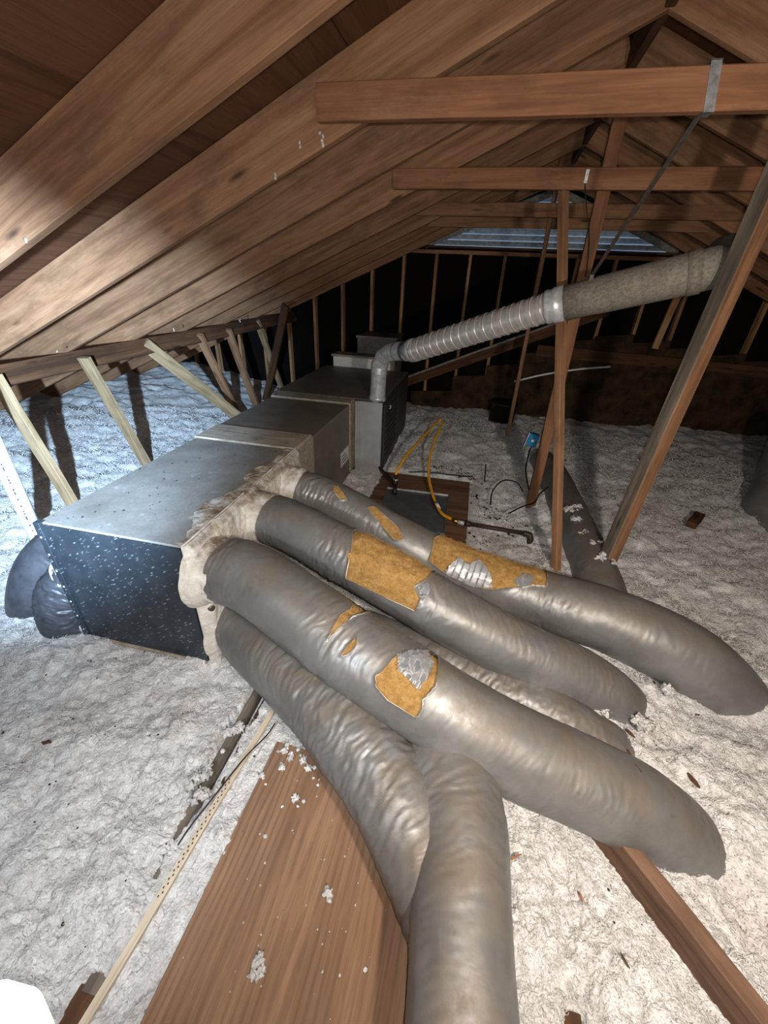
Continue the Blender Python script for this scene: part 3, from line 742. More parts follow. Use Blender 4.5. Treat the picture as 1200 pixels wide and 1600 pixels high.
abox('handle', (.284, 2.66, .53), (.296, 2.69, .56), M_white, fu, .003)
abox('back_collar', (-.66, 3.80, .60), (.05, 4.0, .79), M_white, fu, .006)
abox('back_collar_rim', (-.68, 3.785, .775), (.07, 4.02, .80), M_cloth, fu, .006)
abox('sealant_blob', (-.02, 2.30, -.09), (.06, 2.36, -.02), M_white, fu, .02)
rb = thing('return_box', 'small galvanized return box behind and above the furnace', 'duct', asm(4.25), RZ)
abox('box', (-.42, 4.02, .0), (.06, 4.50, .985), M_vent, rb, .004)
abox('lid', (-.435, 4.005, .97), (.075, 4.52, 1.0), M_case, rb, .004)

# flue: stub, elbow, ribbed liner, grey vent pipe
fp = thing('flue_pipe', 'metal flue rising from the furnace and crossing right under the rafters', 'pipe', (-.9, 3.53, .665))
tube('vertical_pipe', [(-.897, 3.53, .655, .068), (-.893, 3.53, .80, .068), (-.888, 3.52, .93, .068)], M_zinc, fp, 8, 28)
cyl('pipe_collar', (-.897, 3.53, .655), (-.897, 3.53, .70), .078, .072, M_zinc, fp, 28)
gor = [(-.888, 3.52, .90), (-.882, 3.515, .965), (-.845, 3.48, 1.035), (-.775, 3.41, 1.085), (-.68, 3.31, 1.115), (-.58, 3.20, 1.135)]
for a, b in zip(gor[:-1], gor[1:]):
    cyl('elbow_gore', a, b, .070, .070, M_zinc, fp, 28, [(-.12, .066), (-.1, .072), (.0, .070), (.97, .070), (1.05, .068)])
e0 = Vector((-.62, 3.24, 1.127)); f0 = Vector((-.535, 3.16, 1.15)); f1 = Vector((.305, 2.68, 1.507))
cyl('reducer', e0, f0+(f1-f0)*.02, .07, .082, M_zinc, fp, 28, [(0, .072), (.5, .074), (.6, .082), (.8, .084), (1, .080)])
NRB = 17
prof = []
for i in range(NRB*6):
    t = i/(NRB*6-1); k = i % 6
    prof.append((t, .078+(.0035 if k == 0 else 0)+(-.001 if k in (1, 5) else 0)))
cyl('ribbed_liner', f0, f1, .08, .08, M_alu, fp, 36, prof)
for i in range(NRB):
    t = (i+.5)/NRB; a = f0.lerp(f1, t); d = (f1-f0).normalized()
    cyl('rib', a-d*.003, a+d*.003, .0815, .0815, M_alu, fp, 36, [(0, .078), (.25, .0825), (.75, .0825), (1, .078)])
g0 = f1; g1 = Vector((.90, 2.52, 1.69)); gd = (g1-g0).normalized()
cyl('joint_collar', g0-gd*.03, g0+gd*.07, .09, .09, M_zinc, fp, 32, [(0, .084), (.15, .090), (.4, .086), (.5, .094), (.6, .092), (1, .092)])
cyl('vent_pipe', g0+gd*.06, g1, .09, .092, M_vent, fp, 36, [(0, .089), (.28, .089), (.30, .092), (.97, .093), (1, .093)])
cyl('pipe_band', g1-gd*.035, g1+gd*.02, .098, .098, M_vent, fp, 36)
tube('vent_elbow', [tuple(g1)+(.091,), tuple(g1+gd*.06)+(.091,), (.99, 2.585, 1.715, .091), (1.04, 2.67, 1.745, .09), (1.09, 2.75, 1.785, .088)], M_vent, fp, 30, 28)

# ------------------------------------------------------------------ gas hose and pan
dp = thing('drain_pan', 'flat grey metal drain pan lying on the dark plywood platform', 'pan', (-.38, 2.85, -.03), math.radians(2))
Wd = Matrix.Translation((-.39, 2.86, -.036)) @ Matrix.Rotation(math.radians(3), 4, 'Z')
box('pan_floor', (-.28, -.30, 0), (.27, .34, .004), M_pan, dp, .001, Wd)
for lo, hi in (((-.28, .33, 0), (.27, .345, .016)), ((.262, -.30, 0), (.272, .34, .014)), ((-.29, -.305, 0), (.27, -.295, .012))):
    box('pan_lip', lo, hi, M_zinc if lo[1] == .33 else M_pan, dp, .002, Wd)
gh = thing('gas_hose', 'looping yellow coated gas hose between black valve and iron pipe', 'hose', (-.58, 3.1, .0))
hp = [(-.60, 3.10, .14), (-.595, 3.13, .18), (-.56, 3.35, .24), (-.48, 3.75, .29), (-.41, 4.10, .33), (-.375, 4.20, .34), (-.345, 4.13, .325), (-.37, 3.85, .25), (-.375, 3.55, .15), (-.335, 3.30, .07), (-.25, 3.02, .03), (-.16, 2.80, .02), (-.06, 2.70, .03)]
tube('hose', [p+(.0125,) for p in hp], M_yel, gh, 140, 12)
cyl('hose_tag', (-.222, 2.945, .026), (-.185, 2.858, .022), .0145, .0145, M_white, gh, 14)
cyl('brass_fitting', (-.065, 2.703, .03), (-.02, 2.68, .03), .015, .015, M_brass, gh, 8)
cyl('steel_nut', (-.02, 2.68, .03), (.03, 2.675, .03), .018, .018, M_zinc, gh, 6)
va = thing('gas_valve', 'black gas valve stub beside the furnace front, feeding the yellow hose', 'valve', (-.6, 3.1, -.03))
cyl('valve_body', (-.60, 3.10, .155), (-.60, 3.085, -.03), .016, .018, M_black, va, 12, [(0, .016), (.3, .016), (.32, .022), (.5, .022), (.52, .017), (.8, .017), (.82, .022), (1, .022)])
cyl('side_pipe', (-.60, 3.09, .06), (-.82, 3.40, .06), .013, .013, M_black, va, 12)
cyl('valve_nut', (-.60, 3.10, .075), (-.60, 3.10, .115), .021, .021, M_zinc, va, 6)
gp = thing('iron_gas_pipe', 'black iron gas pipe lying on the insulation right of the yellow hose', 'pipe', (.2, 2.68, .02))
cyl('pipe', (.0, 2.678, .03), (.49, 2.665, .03), .016, .016, M_iron, gp, 14)
cyl('coupling', (.03, 2.677, .03), (.08, 2.676, .03), .022, .022, M_iron, gp, 14)
tube('elbow', [(.46, 2.666, .03, .022), (.50, 2.662, .028, .022), (.515, 2.65, .0, .022), (.515, 2.645, -.08, .022)], M_iron, gp, 16, 12)
eb = thing('electrical_box', 'small blue plastic electrical box fixed on the reddish leaning brace', 'box', (.51, 3.2, .72))
Wb = Matrix.Translation((.452, 3.235, .555)) @ Matrix.Rotation(math.radians(10), 4, 'Y')
box('box', (-.045, -.03, -.05), (.035, .03, .05), M_blue, eb, .004, Wb)
box('bracket', (-.052, -.036, -.058), (-.046, .03, .058), M_zinc, eb, .001, Wb)
box('knockout', (-.012, -.0335, -.010), (.008, -.0295, .010), M_white, eb, .001, Wb)
for nm_, lab, pts in (
    ('cable', 'black cable arching over the insulation in the middle of the floor', [(.22, 3.1, .0), (.23, 3.25, .06), (.31, 3.42, .09), (.43, 3.45, .08), (.50, 3.40, .02)]),
    ('cable', 'black cable curving down from the reddish brace toward the gas pipe', [(.90, 3.75, .1), (.76, 3.52, .10), (.62, 3.30, .07), (.57, 3.16, .05), (.47, 3.08, .035), (.36, 2.92, .04)]),
    ('cable', 'upright thin black cable end between blue box and arching cable', [(.60, 4.25, .16), (.56, 4.05, .14), (.525, 3.75, .09), (.54, 3.45, .05), (.56, 3.33, .02)]),
    ('cable', 'short straight black cable stub poking from insulation left of arching cable', [(.15, 3.72, .10), (.155, 3.62, .07), (.155, 3.50, .03)]),
    ('cable', 'black cable on the floor behind the drain pan', [(-.55, 3.48, .02), (-.35, 3.52, .03), (-.15, 3.55, .02), (.05, 3.62, .0)])):
    tag(tube(nm_, [p+(.006,) for p in pts], M_black, None, 50, 8), lab, 'cable')
pv = thing('pvc_pipe', 'white plastic vent pipe standing at the left edge beside the plenum', 'pipe', (-2.62, 1.60, .0))
cyl('pipe', (-2.60, 1.56, -.15), (-2.60, 1.56, 1.05), .042, .042, M_pvc, pv, 28)
bm = bmesh.new()
rp = random.Random(3)
z = .12
while z < .9:
    hgt_ = rp.uniform(.006, .02)
    ang = math.radians(-42)
    mtx = Matrix.Translation((-2.60+.0424*math.cos(ang), 1.56+.0424*math.sin(ang), z)) @ Matrix.Rotation(ang, 4, 'Z') @ Matrix.Diagonal((.0012, .008, hgt_, 1))
    bmesh.ops.create_cube(bm, size=1, matrix=mtx); z += hgt_+rp.choice((.006, .008, .03))
tag(link('printed_marks', bm_mesh('printed_marks', bm), M_ink, pv), kind='stuff')

# ------------------------------------------------------------------ insulated flex ducts
def wrinkle(seed, amp=1., hot=()):
    """creases round the jacket; hot = [(arc length, width, gain)]"""
    def f(s, th, r):
        cx, sx = np.cos(th), np.sin(th)
        wob_ = s+.035*np.sin(th+seed)+.03*fbm(s*6, cx*1.2+seed, sx*1.2, seed=seed, o=2)
        n = 1-np.abs(fbm(wob_*46, cx*1.5+seed, sx*1.5, seed=seed+1, o=2))*2
        n2 = 1-np.abs(fbm(wob_*95, cx*2.5+seed, sx*2.5, seed=seed+2, o=2))*2
        slow = fbm(s*5, cx*1.3+seed, sx*1.3, seed=seed+3, o=2)
        g = .35+.5*sst(-.2, .5, fbm(s*4.5, cx*1.1, sx*1.1+seed, seed=seed+4, o=2))
        for (s0, w_, k_) in hot: g = g+k_*np.exp(-((s-s0)/w_)**2)
        return amp*(slow*.005+g*(.0022*n+.0015*n2))
    return f
def inpoly(px, py, poly):
    c = np.zeros(px.shape, bool); n = len(poly)
    for i in range(n):
        x1, y1 = poly[i]; x2, y2 = poly[i-1]
        cnd = ((y1 > py) != (y2 > py)) & (px < (x2-x1)*(py-y1)/((y2-y1) if y2 != y1 else 1e-9)+x1); c ^= cnd
    return c
def flex_duct(label, P, step, m, disp, tears=(), wool_range=(), group=None, wool_bulge=.0, seed=0, mat=None):
    """jacket (+ torn openings in (arc length, angle) space), the fiberglass under them, white torn rims"""
    base = P[0][:3]
    root = thing('flex_duct', label, 'duct', base, 0, group)
    L = spline(P, 10)[1][-1]; n = int(L/step)
    X, s, th = tube_pts(P, n, m, disp)
    drop = None
    R0 = P[len(P)//2][3]
    if tears:
        Sg = np.repeat(s[:, None], m, 1); Tg = np.repeat(th[None], n, 0)
        drop = np.zeros((n-1, m), bool)
        c, _ = spline(P, n); T, Sd, Up = frames(c[:, :3])
        tmove = np.zeros((n, m, 2)); moved = np.zeros((n, m), bool)
        for poly in tears:
            sc = (s[:-1]+s[1:])/2; tcn = th+PI/m
            SC, TC = np.meshgrid(sc, tcn, indexing='ij')
            jit = .004*fbm(SC*60, TC*9, seed=seed+60)
            d = inpoly(SC+jit, TC, poly); drop |= d
            vin = np.zeros((n, m), int); 
            for a in (0, 1):
                for b in (0, 1):
                    vv = np.zeros((n, m), int); vv[a:n-1+a] += np.roll(d, b, 1); vin += vv
            for i, j in np.argwhere((vin > 0) & (vin < 4)):
                best = None; ps, pt = s[i], th[j]*R0
                for k in range(len(poly)):
                    ax, ay = poly[k-1][0], poly[k-1][1]*R0; bx, by = poly[k][0], poly[k][1]*R0
                    t_ = ((ps-ax)*(bx-ax)+(pt-ay)*(by-ay))/((bx-ax)**2+(by-ay)**2+1e-12); t_ = min(1, max(0, t_))
                    qx, qy = ax+t_*(bx-ax), ay+t_*(by-ay); dd = (qx-ps)**2+(qy-pt)**2
                    if best is None or dd < best[0]: best = (dd, qx, qy)
                if best[0] < (.011)**2:
                    tmove[i, j] = (best[1], best[2]/R0); moved[i, j] = True
        for i, j in np.argwhere(moved):
            qs, qt = tmove[i, j]
            ci = [np.interp(qs, s, c[:, k]) for k in range(4)]; k = int(np.clip(np.searchsorted(s, qs), 0, n-1))
            r = np.linalg.norm(X[i, j]-c[i, :3])+.0035
            X[i, j] = np.array(ci[:3])+r*(math.cos(qt)*Sd[k]+math.sin(qt)*Up[k])
    link('jacket', grid_mesh('jacket', X, True, drop), mat or M_jack, root)
    if tears:
        for (s0, s1, bul_) in wool_range:
            c, sa = spline(P, 400); sel = c[(sa >= s0) & (sa <= s1)]
            nn = max(8, int((s1-s0)/.006))
            Pw = sel[np.linspace(0, len(sel)-1, min(len(sel), 12)).astype(int)].copy(); Pw[:, 3] -= .008+.35*bul_
            def dw(ss, tt, r):
                e = np.minimum(sst(.02, .10, ss), sst(.02, .10, (s1-s0)-ss))
                return .006*fbm(ss*22, np.cos(tt)*3+seed, np.sin(tt)*3, seed=seed+70)+.004*fbm(ss*80, np.cos(tt)*10+seed, np.sin(tt)*10, seed=seed+71) + e*bul_*sst(.1, .8, np.sin(tt-.15))*(1+.6*fbm(ss*30, tt*4, seed=seed+72))
            tube('fiberglass', [tuple(p) for p in Pw], M_wool, root, nn, 110, dw, cap=False)
            # short stray glass fibres over the bared batt
            Xw, sw, tw = tube_pts([tuple(p) for p in Pw], nn, 110, dw)
            cw, _w = spline(Pw, nn); ps_ = np.interp(np.arange(nn), [0, nn-1], [s0, s1])
            q = np.random.RandomState(seed); N_ = int(26000*(s1-s0)); ii = q.randint(2, nn-2, N_); jj = q.randint(0, 110, N_)
            okf = np.zeros(N_, bool)
            for poly in tears: okf |= inpoly(ps_[ii], tw[jj], poly)
            ii, jj = ii[okf], jj[okf]; N_ = len(ii)
            if N_:
                out = Xw[ii, jj]-cw[ii, :3]; out /= np.linalg.norm(out, axis=1)[:, None]
                FPw = np.zeros((N_, 4, 3)); FPw[:, 0] = Xw[ii, jj]-out*.002+q.normal(0, .002, (N_, 3)); dv = out*.7+q.normal(0, .8, (N_, 3))
                for k in range(1, 4):
                    dv = dv+q.normal(0, .5, (N_, 3)); FPw[:, k] = FPw[:, k-1]+dv/np.linalg.norm(dv, axis=1)[:, None]*(q.uniform(.002, .006, N_))[:, None]
                hw_ = bpy.data.hair_curves.new('fibers'); hw_.add_curves([4]*N_)
                hw_.position_data.foreach_set('vector', FPw.reshape(-1).astype(np.float32))
                ra_ = hw_.attributes.get('radius') or hw_.attributes.new('radius', 'FLOAT', 'POINT')
                ra_.data.foreach_set('value', np.full(N_*4, .0005, np.float32))
                tag(link('fibers', hw_, M_wool, root), kind='stuff')
        c, sa = spline(P, 400); T, Sd, Up = frames(c[:, :3])
        for poly in tears:
            pts = []
            for k in range(len(poly)):
                (as_, at), (bs, bt) = poly[k-1], poly[k]
                for q in np.linspace(0, 1, 5, endpoint=False):
                    ps = as_+(bs-as_)*q; pt = at+(bt-at)*q; i = int(np.clip(np.searchsorted(sa, ps), 0, 399))
                    r = c[i, 3]+.003; pts.append(tuple(c[i, :3]+r*(math.cos(pt)*Sd[i]+math.sin(pt)*Up[i]))+(.0002+.0014*max(0., float(vnoise(k*1.1+q*.9, seed*1.7, seed=seed+77))*.9+.25),))
            pts.append(pts[0])
            tube('torn_rim', pts, M_white, root, len(pts)*3, 5)
    return root
def flap(root, P, poly, lift, mat=None, seed=0, name='torn_flap'):
    """a loose tongue of jacket over the torn place: polygon in (arc length, angle) space, filled by a small crumpled grid"""
    c, sa = spline(P, 400); T, Sd, Up = frames(c[:, :3])
    poly = np.array(poly); lo = poly.min(0); hi = poly.max(0); k = 46
    su, tu = np.meshgrid(np.linspace(lo[0], hi[0], k), np.linspace(lo[1], hi[1], k), indexing='ij')
    sc = (su[:-1, :-1]+su[1:, 1:])/2; tcn = (tu[:-1, :-1]+tu[1:, 1:])/2
    dr_ = ~inpoly(sc, tcn, [tuple(p) for p in poly])
    X = np.zeros((k, k, 3)); cr = (1-2*np.abs(fbm(su*15+seed+tu*1.3, tu*2.1-su*6, seed=seed+80, o=3)))*lift*.35+lift
    for a in range(k):
        for b in range(k):
            i = int(np.clip(np.searchsorted(sa, su[a, b]), 0, 399)); r = c[i, 3]+cr[a, b]
            X[a, b] = c[i, :3]+r*(math.cos(tu[a, b])*Sd[i]+math.sin(tu[a, b])*Up[i])
    return link(name, grid_mesh(name, X, False, dr_), mat or M_foil, root)
#@@PATHS
D1 = [(-.93, 1.185, .485, .140), (-.80, 1.155, .495, .142), (-.60, 1.085, .468, .143), (-.40, 1.02, .422, .145), (-.171, .961, .36, .146), (.018, .927, .30, .147), (.258, .902, .215, .147), (.579, .90, .115, .147), (.77, .90, .035, .147), (.93, .89, -.09, .147), (1.02, .87, -.24, .147), (1.05, .86, -.36, .14)]
D2 = [(-.93, 1.575, .52, .127), (-.80, 1.55, .51, .128), (-.40, 1.45, .435, .131), (0., 1.375, .32, .134), (.35, 1.365, .188, .135), (.62, 1.38, .085, .135), (.79, 1.385, -.02, .135), (.90, 1.385, -.15, .135), (.95, 1.38, -.3, .13)]
D3 = [(-.93, 1.935, .50, .120), (-.75, 1.93, .47, .122), (-.40, 1.87, .36, .13), (-.02, 1.84, .23, .14), (.40, 1.80, .165, .15), (.76, 1.72, .175, .16), (1.04, 1.655, .135, .165), (1.23, 1.615, .05, .165), (1.37, 1.595, -.07, .165), (1.46, 1.58, -.22, .16), (1.49, 1.57, -.38, .16)]
D5 = [(-.98, 1.25, .13, .130), (-.83, 1.13, .165, .135), (-.56, .985, .175, .138), (-.345, .87, .175, .14), (-.09, .69, .15, .136), (.05, .55, .12, .13), (.16, .42, .08, .12)]
D6 = [(-.02, 1.15, .0, .13), (.03, 1.0, .09, .14), (.075, .84, .15, .142), (.135, .66, .165, .142), (.16, .45, .16, .132), (.178, .26, .155, .125), (.19, 0., .15, .125), (.2, -.4, .14, .125), (.2, -.9, .12, .125)]
D7 = [(-.75, 1.42, .10, .12), (-.3, 1.36, .07, .12), (.17, 1.29, .035, .12), (.47, 1.21, .02, .12), (.70, 1.16, -.045, .12), (.83, 1.13, -.15, .12), (.88, 1.12, -.27, .12)]
D8 = [(.72, 4.2, .02, .13), (.79, 3.84, .03, .135), (.84, 3.1, .03, .135), (.89, 2.30, .02, .135), (.93, 1.95, -.06, .135)]
D9 = [(2.36, 3.25, -.12, .19), (2.41, 3.42, .0, .19), (2.45, 3.55, .1, .19), (2.56, 3.744, .24, .19), (2.67, 3.984, .44, .19), (2.74, 4.162, .64, .19)]
D10 = [(-1.72, 1.55, .36, .12), (-1.95, 1.43, .33, .132), (-2.10, 1.28, .22, .135), (-2.15, 1.18, .05, .135), (-2.15, 1.12, -.15, .13)]
D11 = [(-1.70, 1.24, .28, .12), (-1.79, 1.21, .26, .128), (-1.87, 1.15, .16, .132), (-1.88, 1.12, .02, .132), (-1.88, 1.1, -.15, .13)]
#@@DUCTS
H1 = [(.02, .06, 1.3), (.60, .09, 1.2), (.86, .1, .7)]
d1 = flex_duct('front silver flex duct with two torn patches, crossing above the bent ducts', D1, .0055, 160, wrinkle(3, 1., H1),
    tears=[[(.586, .782), (.578, 1.14), (.571, 1.49), (.582, 1.80), (.565, 2.20), (.585, 2.42), (.632, 2.40), (.625, 1.95), (.606, 1.65), (.602, 1.46), (.596, 1.21)],
           [(.650, .66), (.652, .913), (.663, 1.271), (.676, 1.105), (.672, .861)],
           [(.779, .782), (.791, .922), (.802, 1.35), (.818, 1.586), (.872, 2.006), (.895, 2.25), (.929, 2.20), (.953, 1.263), (.937, .896), (.948, .695), (.945, .485), (.845, .476), (.798, .581)]],
    wool_range=[(.52, .72, 0.), (.74, .99, 0.)], seed=3)
flap(d1, D1, [(.806, 1.45), (.84, 1.80), (.883, 2.10), (.918, 1.80), (.922, 1.481), (.910, 1.009), (.893, 1.044), (.868, 1.114), (.829, 1.123)], .004, M_foil, 1)
d2 = flex_duct('second silver flex duct with a wide bare patch of yellow fiberglass', D2, .0058, 150, wrinkle(11, 1., [(.02, .07, 1.2), (.42, .10, 1.6), (.90, .06, .7)]),
    tears=[[(.424, 2.9), (.44, 1.8), (.493, 1.009), (.525, .05), (.62, .12), (.732, .214), (.852, .328), (.844, .887), (.797, .931), (.83, 1.429), (.852, 2.2), (.80, 2.95), (.62, 3.05)]],
    wool_range=[(.40, .88, .018)], seed=11)
flap(d2, D2, [(.80, .95), (.855, .70), (.862, 1.20), (.838, 1.30)], .005, M_foil, 2)
flap(d2, D2, [(.53, .02), (.60, .11), (.75, .22), (.845, .30), (.83, -.30), (.70, -.38), (.56, -.42)], .005, M_jack, 3, 'hanging_flap')
d3 = flex_duct('third silver flex duct, torn open on top behind the second, thickest at right', D3, .0062, 150, wrinkle(23, 1., [(.1, .2, 1.2), (1.1, .2, 1.), (1.5, .15, .6)]),
    tears=[[(.832, .476), (.948, .319), (1.106, .31), (1.199, .441), (1.394, 1.053), (1.469, 1.149), (1.446, 2.35), (1.241, 2.5), (1.074, 2.5), (.86, 2.5), (.80, 1.4)],
           [(.181, 1.429), (.214, 1.50), (.298, 1.06), (.265, .92), (.205, 1.123)],
           [(.41, 1.25), (.44, 1.5), (.60, 1.1), (.66, .75), (.62, .55), (.535, .80)]],
    wool_range=[(.15, .33, 0.), (.38, .70, 0.), (.76, 1.52, .010)], seed=23)
flap(d3, D3, [(.93, .45), (.97, 1.1), (1.03, .95), (1.08, 1.30), (1.15, 1.0), (1.19, .5), (1.1, .30), (.95, .33)], .010, M_foil, 4)
flap(d3, D3, [(1.285, .95), (1.335, 1.40), (1.385, 1.35), (1.378, 1.0), (1.33, .80)], .006, M_foil, 5)
d5 = flex_duct('lower crinkled flex duct running from under the front duct to the bend', D5, .006, 130, wrinkle(31, 1.5, [(.9, .4, 1.2), (.05, .1, 1.)]), seed=31)
d6 = flex_duct('bent silver flex duct running straight down to the bottom edge', D6, .006, 130, wrinkle(43, .9, [(.5, .18, 1.)]), seed=43)
d7 = flex_duct('half-buried dirty flex duct lying in insulation between the front two', D7, .007, 110, wrinkle(53, 1.5, [(1., .5, 1.)]), seed=53)
d8 = flex_duct('grey-brown flex duct running away behind the narrow post', D8, .009, 90, wrinkle(61, .9), seed=61)
d9 = flex_duct('dark grey flex duct rising at the right edge of the picture', D9, .01, 90, wrinkle(71, .8), seed=71)
d10 = flex_duct('smooth black duct behind the left side of the plenum', D10, .006, 90, wrinkle(83, .8), seed=83, mat=M_blackj)
d11 = flex_duct('crinkled black duct elbow bulging out below the plenum left edge', D11, .005, 110, wrinkle(97, 2.4, [(.2, .2, 1.5)]), seed=97, mat=M_blackj)
n, m = 20, 48
Pm, _ = spline([(-1.735, 1.225, .275, .136), (-1.785, 1.21, .265, .137), (-1.82, 1.19, .235, .139)], n); T_, S_, U_ = frames(Pm[:, :3])
th = np.linspace(-.1, 2.7, m); rad = Pm[:, 3:4]+.003+.004*fbm(np.arange(n)[:, None]*.3+0*th[None], th[None]*3+0*Pm[:, :1], seed=5)
link('mastic_patch', grid_mesh('mastic_patch', Pm[:, None, :3]+rad[..., None]*(np.cos(th)[None, :, None]*S_[:, None]+np.sin(th)[None, :, None]*U_[:, None])), M_mastic, d11)

# ------------------------------------------------------------------ crumbs, chips and splinters
def lump_bm(bm, c, r, rs, flat=.6):
    q = bmesh.ops.create_icosphere(bm, subdivisions=3 if r > .009 else 1, radius=1)
    ph = rs.uniform(0, 9)
    for v in q['verts']:
        d = v.co.copy(); k = 1+.5*math.sin(d.x*4+ph)*math.cos(d.y*5-ph)+.3*math.sin(d.x*9+d.y*8+ph)+.15*math.sin(d.z*9+ph)
        v.co = Vector((c[0]+d.x*r*k, c[1]+d.y*r*k, c[2]+d.z*r*k*flat))
rs = random.Random(12); bm = bmesh.new()
tops = [(-.52, .77, .02), (-.49, .72, .02), (-.47, .76, .02), (-.43, .77, .02), (-.40, .74, .02), (-.50, .79, .02), (-.45, .80, .02), (-.36, .70, .02), (-.39, .63, .02), (-.545, .66, .02)]
for t in tops:
    for k in range(3): lump_bm(bm, (t[0]+rs.uniform(-.02, .02), t[1]+rs.uniform(-.015, .015), t[2]+.004), rs.uniform(.005, .013), rs)
for k in range(46): lump_bm(bm, (rs.uniform(-.54, -.02), rs.uniform(.1, .74), .023), rs.uniform(.001, .0034), rs, .3)
for (x, y, r) in ((-.21, .43, .013), (-.20, .415, .009), (-.335, .255, .016), (-.325, .235, .013), (-.34, .23, .011), (-.455, .51, .008), (-.06, .31, .006), (-.44, .60, .007)):
    lump_bm(bm, (x, y, .023), r, rs, .35)
tag(link('insulation_crumbs', bm_mesh('insulation_crumbs', bm, True), M_fluff), 'white insulation crumbs scattered on the foreground plywood sheet', 'insulation', kind='stuff')
bm = bmesh.new()
for (x, y, r) in ((1.10, 1.62, .03), (1.02, 1.45, .02), (.86, 1.25, .03), (.70, 1.26, .028), (.62, 1.28, .02), (.55, 1.27, .024), (-.745, .80, .02), (-.75, .62, .022), (-.74, .55, .02), (-.765, .70, .015), (-1.72, 1.09, .03)):
    for k in range(6): lump_bm(bm, (x+rs.uniform(-.03, .03), y+rs.uniform(-.02, .02), max(zi(x, y), .0)+.035+rs.uniform(-.02, .01)), r*rs.uniform(.35, .9), rs, .8)
for k in range(26):
    t = rs.random(); x = .80+.12*t+rs.uniform(-.03, .05); y = 3.0-.75*t; lump_bm(bm, (x, y, .15+rs.uniform(-.01, .02)), rs.uniform(.008, .03), rs, .6)
tag(link('insulation_tufts', bm_mesh('insulation_tufts', bm, True), M_fluff), 'loose white tufts caught on buried ducts and the grey joist', 'insulation', kind='stuff')
def chip(label, x, y, a, ln, wd, m, cat='chip', name='wood_chip', up=.012, tilt=.2):
    bm = bmesh.new(); q = bmesh.ops.create_cube(bm, size=1)['verts']
    bmesh.ops.subdivide_edges(bm, edges=bm.edges[:], cuts=3, use_grid_fill=True)
    for v in bm.verts:
        t = v.co.x*2; k = (1-.7*abs(t)**1.5)
        v.co = Vector((v.co.x*ln, v.co.y*wd*k+.1*wd*math.sin(t*5), v.co.z*.004+.004*math.sin(t*2.2)))
    z = zi(x, y)+up
    tag(link(name, bm_mesh(name, bm), m, None, Matrix.Translation((x, y, z)) @ Matrix.Rotation(a, 4, 'Z') @ Matrix.Rotation(tilt, 4, 'Y')), label, cat)
chip('dark bark chip on insulation, right of the buried front duct end', .985, 1.06, 2.0, .055, .018, M_chip)
chip('reddish chip on insulation above the front duct, near the half-buried duct', .80, 1.19, 2.3, .04, .014, M_chip)
chip('dark curled chip beside the half-buried duct end', .76, 1.12, 2.2, .06, .014, M_chip)
chip('dark chip lying in a white tuft on the half-buried duct', .545, 1.30, .6, .03, .02, M_chip, up=.05)
chip('thin orange splinter on the insulation right of the bend', .335, .66, .6, .05, .006, M_splint, 'splinter', 'wood_splinter')
chip('small curled orange shaving on insulation under the front duct, far right', .54, .62, 2.1, .035, .007, M_splint, 'splinter', 'wood_splinter')
chip('small dark chip on the left insulation, before the plenum front', -1.38, .56, .3, .035, .016, M_chip)
chip('reddish chip at the left edge of the insulation', -1.40, .35, .8, .03, .016, M_chip)
chip('dark splinter on insulation near the diagonal timber', .62, .50, 2.2, .03, .005, M_chip)
for lab, (x, y, z), a, m_ in (('small orange wood chip lying on the second duct', (.33, 1.355, .328), .4, M_splint), ('small dark chip on the right end of the front duct', (.70, .93, .225), 2.2, M_chip)):
    bm = bmesh.new(); box_bm(bm, (-.014, -.005, -.0015), (.014, .005, .0015), .001)
    tag(link('wood_chip', bm_mesh('wood_chip', bm), m_, None, Matrix.Translation((x, y, z)) @ Matrix.Rotation(a, 4, 'Z')), lab, 'chip')
bm = bmesh.new()
for k in range(420):
    x, y = rs.choice(((-.0, 3.55), (.2, 3.15), (.25, 2.95), (-.05, 3.7), (.45, 2.85), (.1, 3.3), (-.3, 3.7), (.15, 2.6)))
    x += rs.gauss(0, .07); y += rs.gauss(0, .06); r = rs.uniform(.003, .012)*(1 if rs.random() < .3 else .55)
    lump_bm(bm, (x, y, zi(x, y)+.002), r, rs, .4)
for k in range(110):
    x = rs.choice((-1.5, -.74, -1.2, .9, .62)); y = rs.uniform(.1, 1.2); x += rs.gauss(0, .10); r = rs.uniform(.0015, .005)
    if -.6 < x < .3: continue
    lump_bm(bm, (x, y, zi(x, y)+.003), r, rs, .5)
tag(link('dark_debris', bm_mesh('dark_debris', bm), M_soil), 'dark dirt and debris sprinkled over the insulation near the drain pan', 'debris', kind='stuff')
bm = bmesh.new()
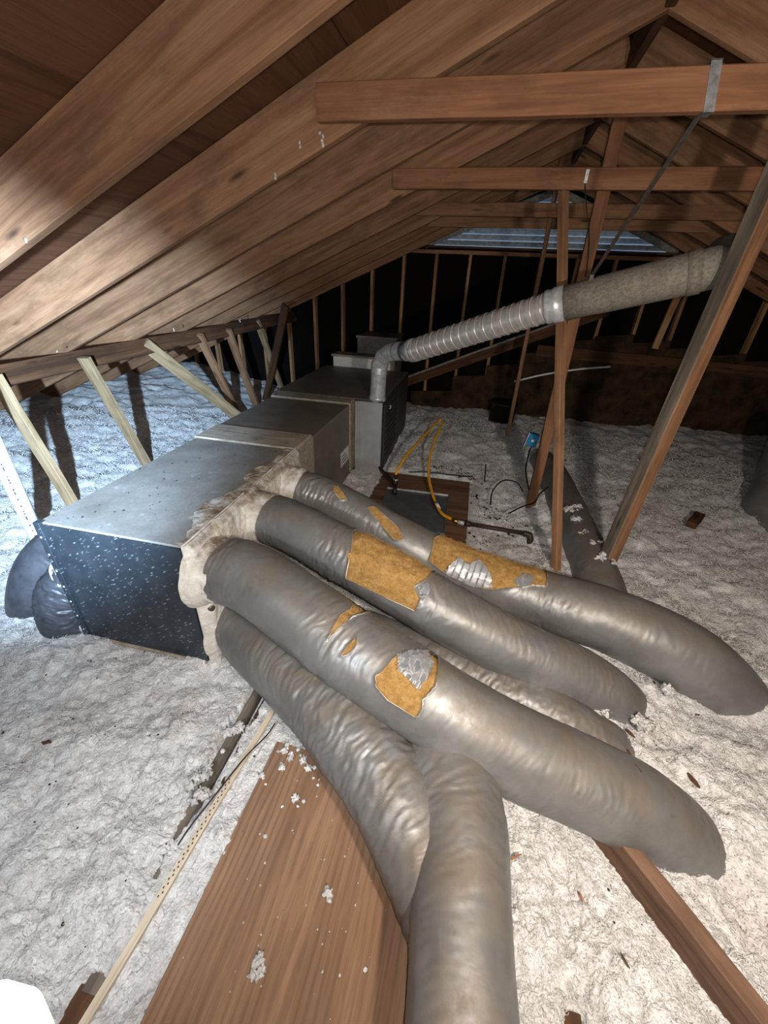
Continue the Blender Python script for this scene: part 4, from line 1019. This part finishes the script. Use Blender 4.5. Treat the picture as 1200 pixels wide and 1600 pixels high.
for k in range(70):
    x, y = rs.uniform(-.66, -.03), rs.uniform(.05, 1.05); p = A0+RA @ Vector((x, y, .664)); r = rs.uniform(.0012, .0045)
    lump_bm(bm, p, r, rs, .5)
tag(link('dust_specks', bm_mesh('dust_specks', bm), M_soil), 'dark specks of dirt on top of the plenum', 'debris', kind='stuff')

bm = bmesh.new()
for (x, y, z, n_) in ((-.737, 1.922, 2.061, 4), (-.83, 1.922, 2.044, 2), (-.947, 1.922, 1.948, 2), (-1.595, 1.315, 1.67, 1), (-2.60, 3.18, 1.16, 2), (-2.57, 4.16, 1.17, 3), (-2.72, 2.2, 1.11, 1)):
    for k in range(n_):
        q0 = len(bm.verts); lump_bm(bm, (x+.006*k*rs.uniform(-1, 1), y, z+.012*(k-n_/2)), rs.uniform(.004, .008), rs, 1.3)
        bm.verts.ensure_lookup_table()
        for v in bm.verts[q0:]: v.co.y = y+(v.co.y-y)*.35
tag(link('insulation_wisps', bm_mesh('insulation_wisps', bm, True), M_fluff), 'small white wisps of insulation stuck to the left rafters and purlin', 'insulation', kind='stuff')

# ------------------------------------------------------------------ unidentified white shape at the bottom left corner, built as an assumed lit lamp
wl = thing('assumed_lamp', 'blown-out white rounded shape, built as a lit lamp, cut off by the bottom left corner', 'lamp', (-.46, -.18, -.02))
c0 = Vector((-.258, -.025, 1.10)); ax = Vector((-.6, -.48, -.02)).normalized(); c0 = c0-ax*.034-Vector((0, 0, .012))
cyl('lamp_diffuser', c0, c0+ax*.30, .1, .1, M_glow, wl, 40, [(0, .004), (.02, .030), (.06, .050), (.12, .062), (.22, .067), (.9, .067), (1, .06)])
cyl('lamp_housing', c0+ax*.29, c0+ax*.42, .05, .05, M_black, wl, 24, [(0, .05), (.1, .06), (.9, .06), (1, .045)])
st = c0+ax*.36
cyl('lamp_stand', (st.x, st.y, -.1), (st.x, st.y, st.z-.05), .014, .014, M_black, wl, 12)
cyl('stand_foot', (st.x, st.y, -.05), (st.x, st.y, .02), .16, .12, M_black, wl, 24)
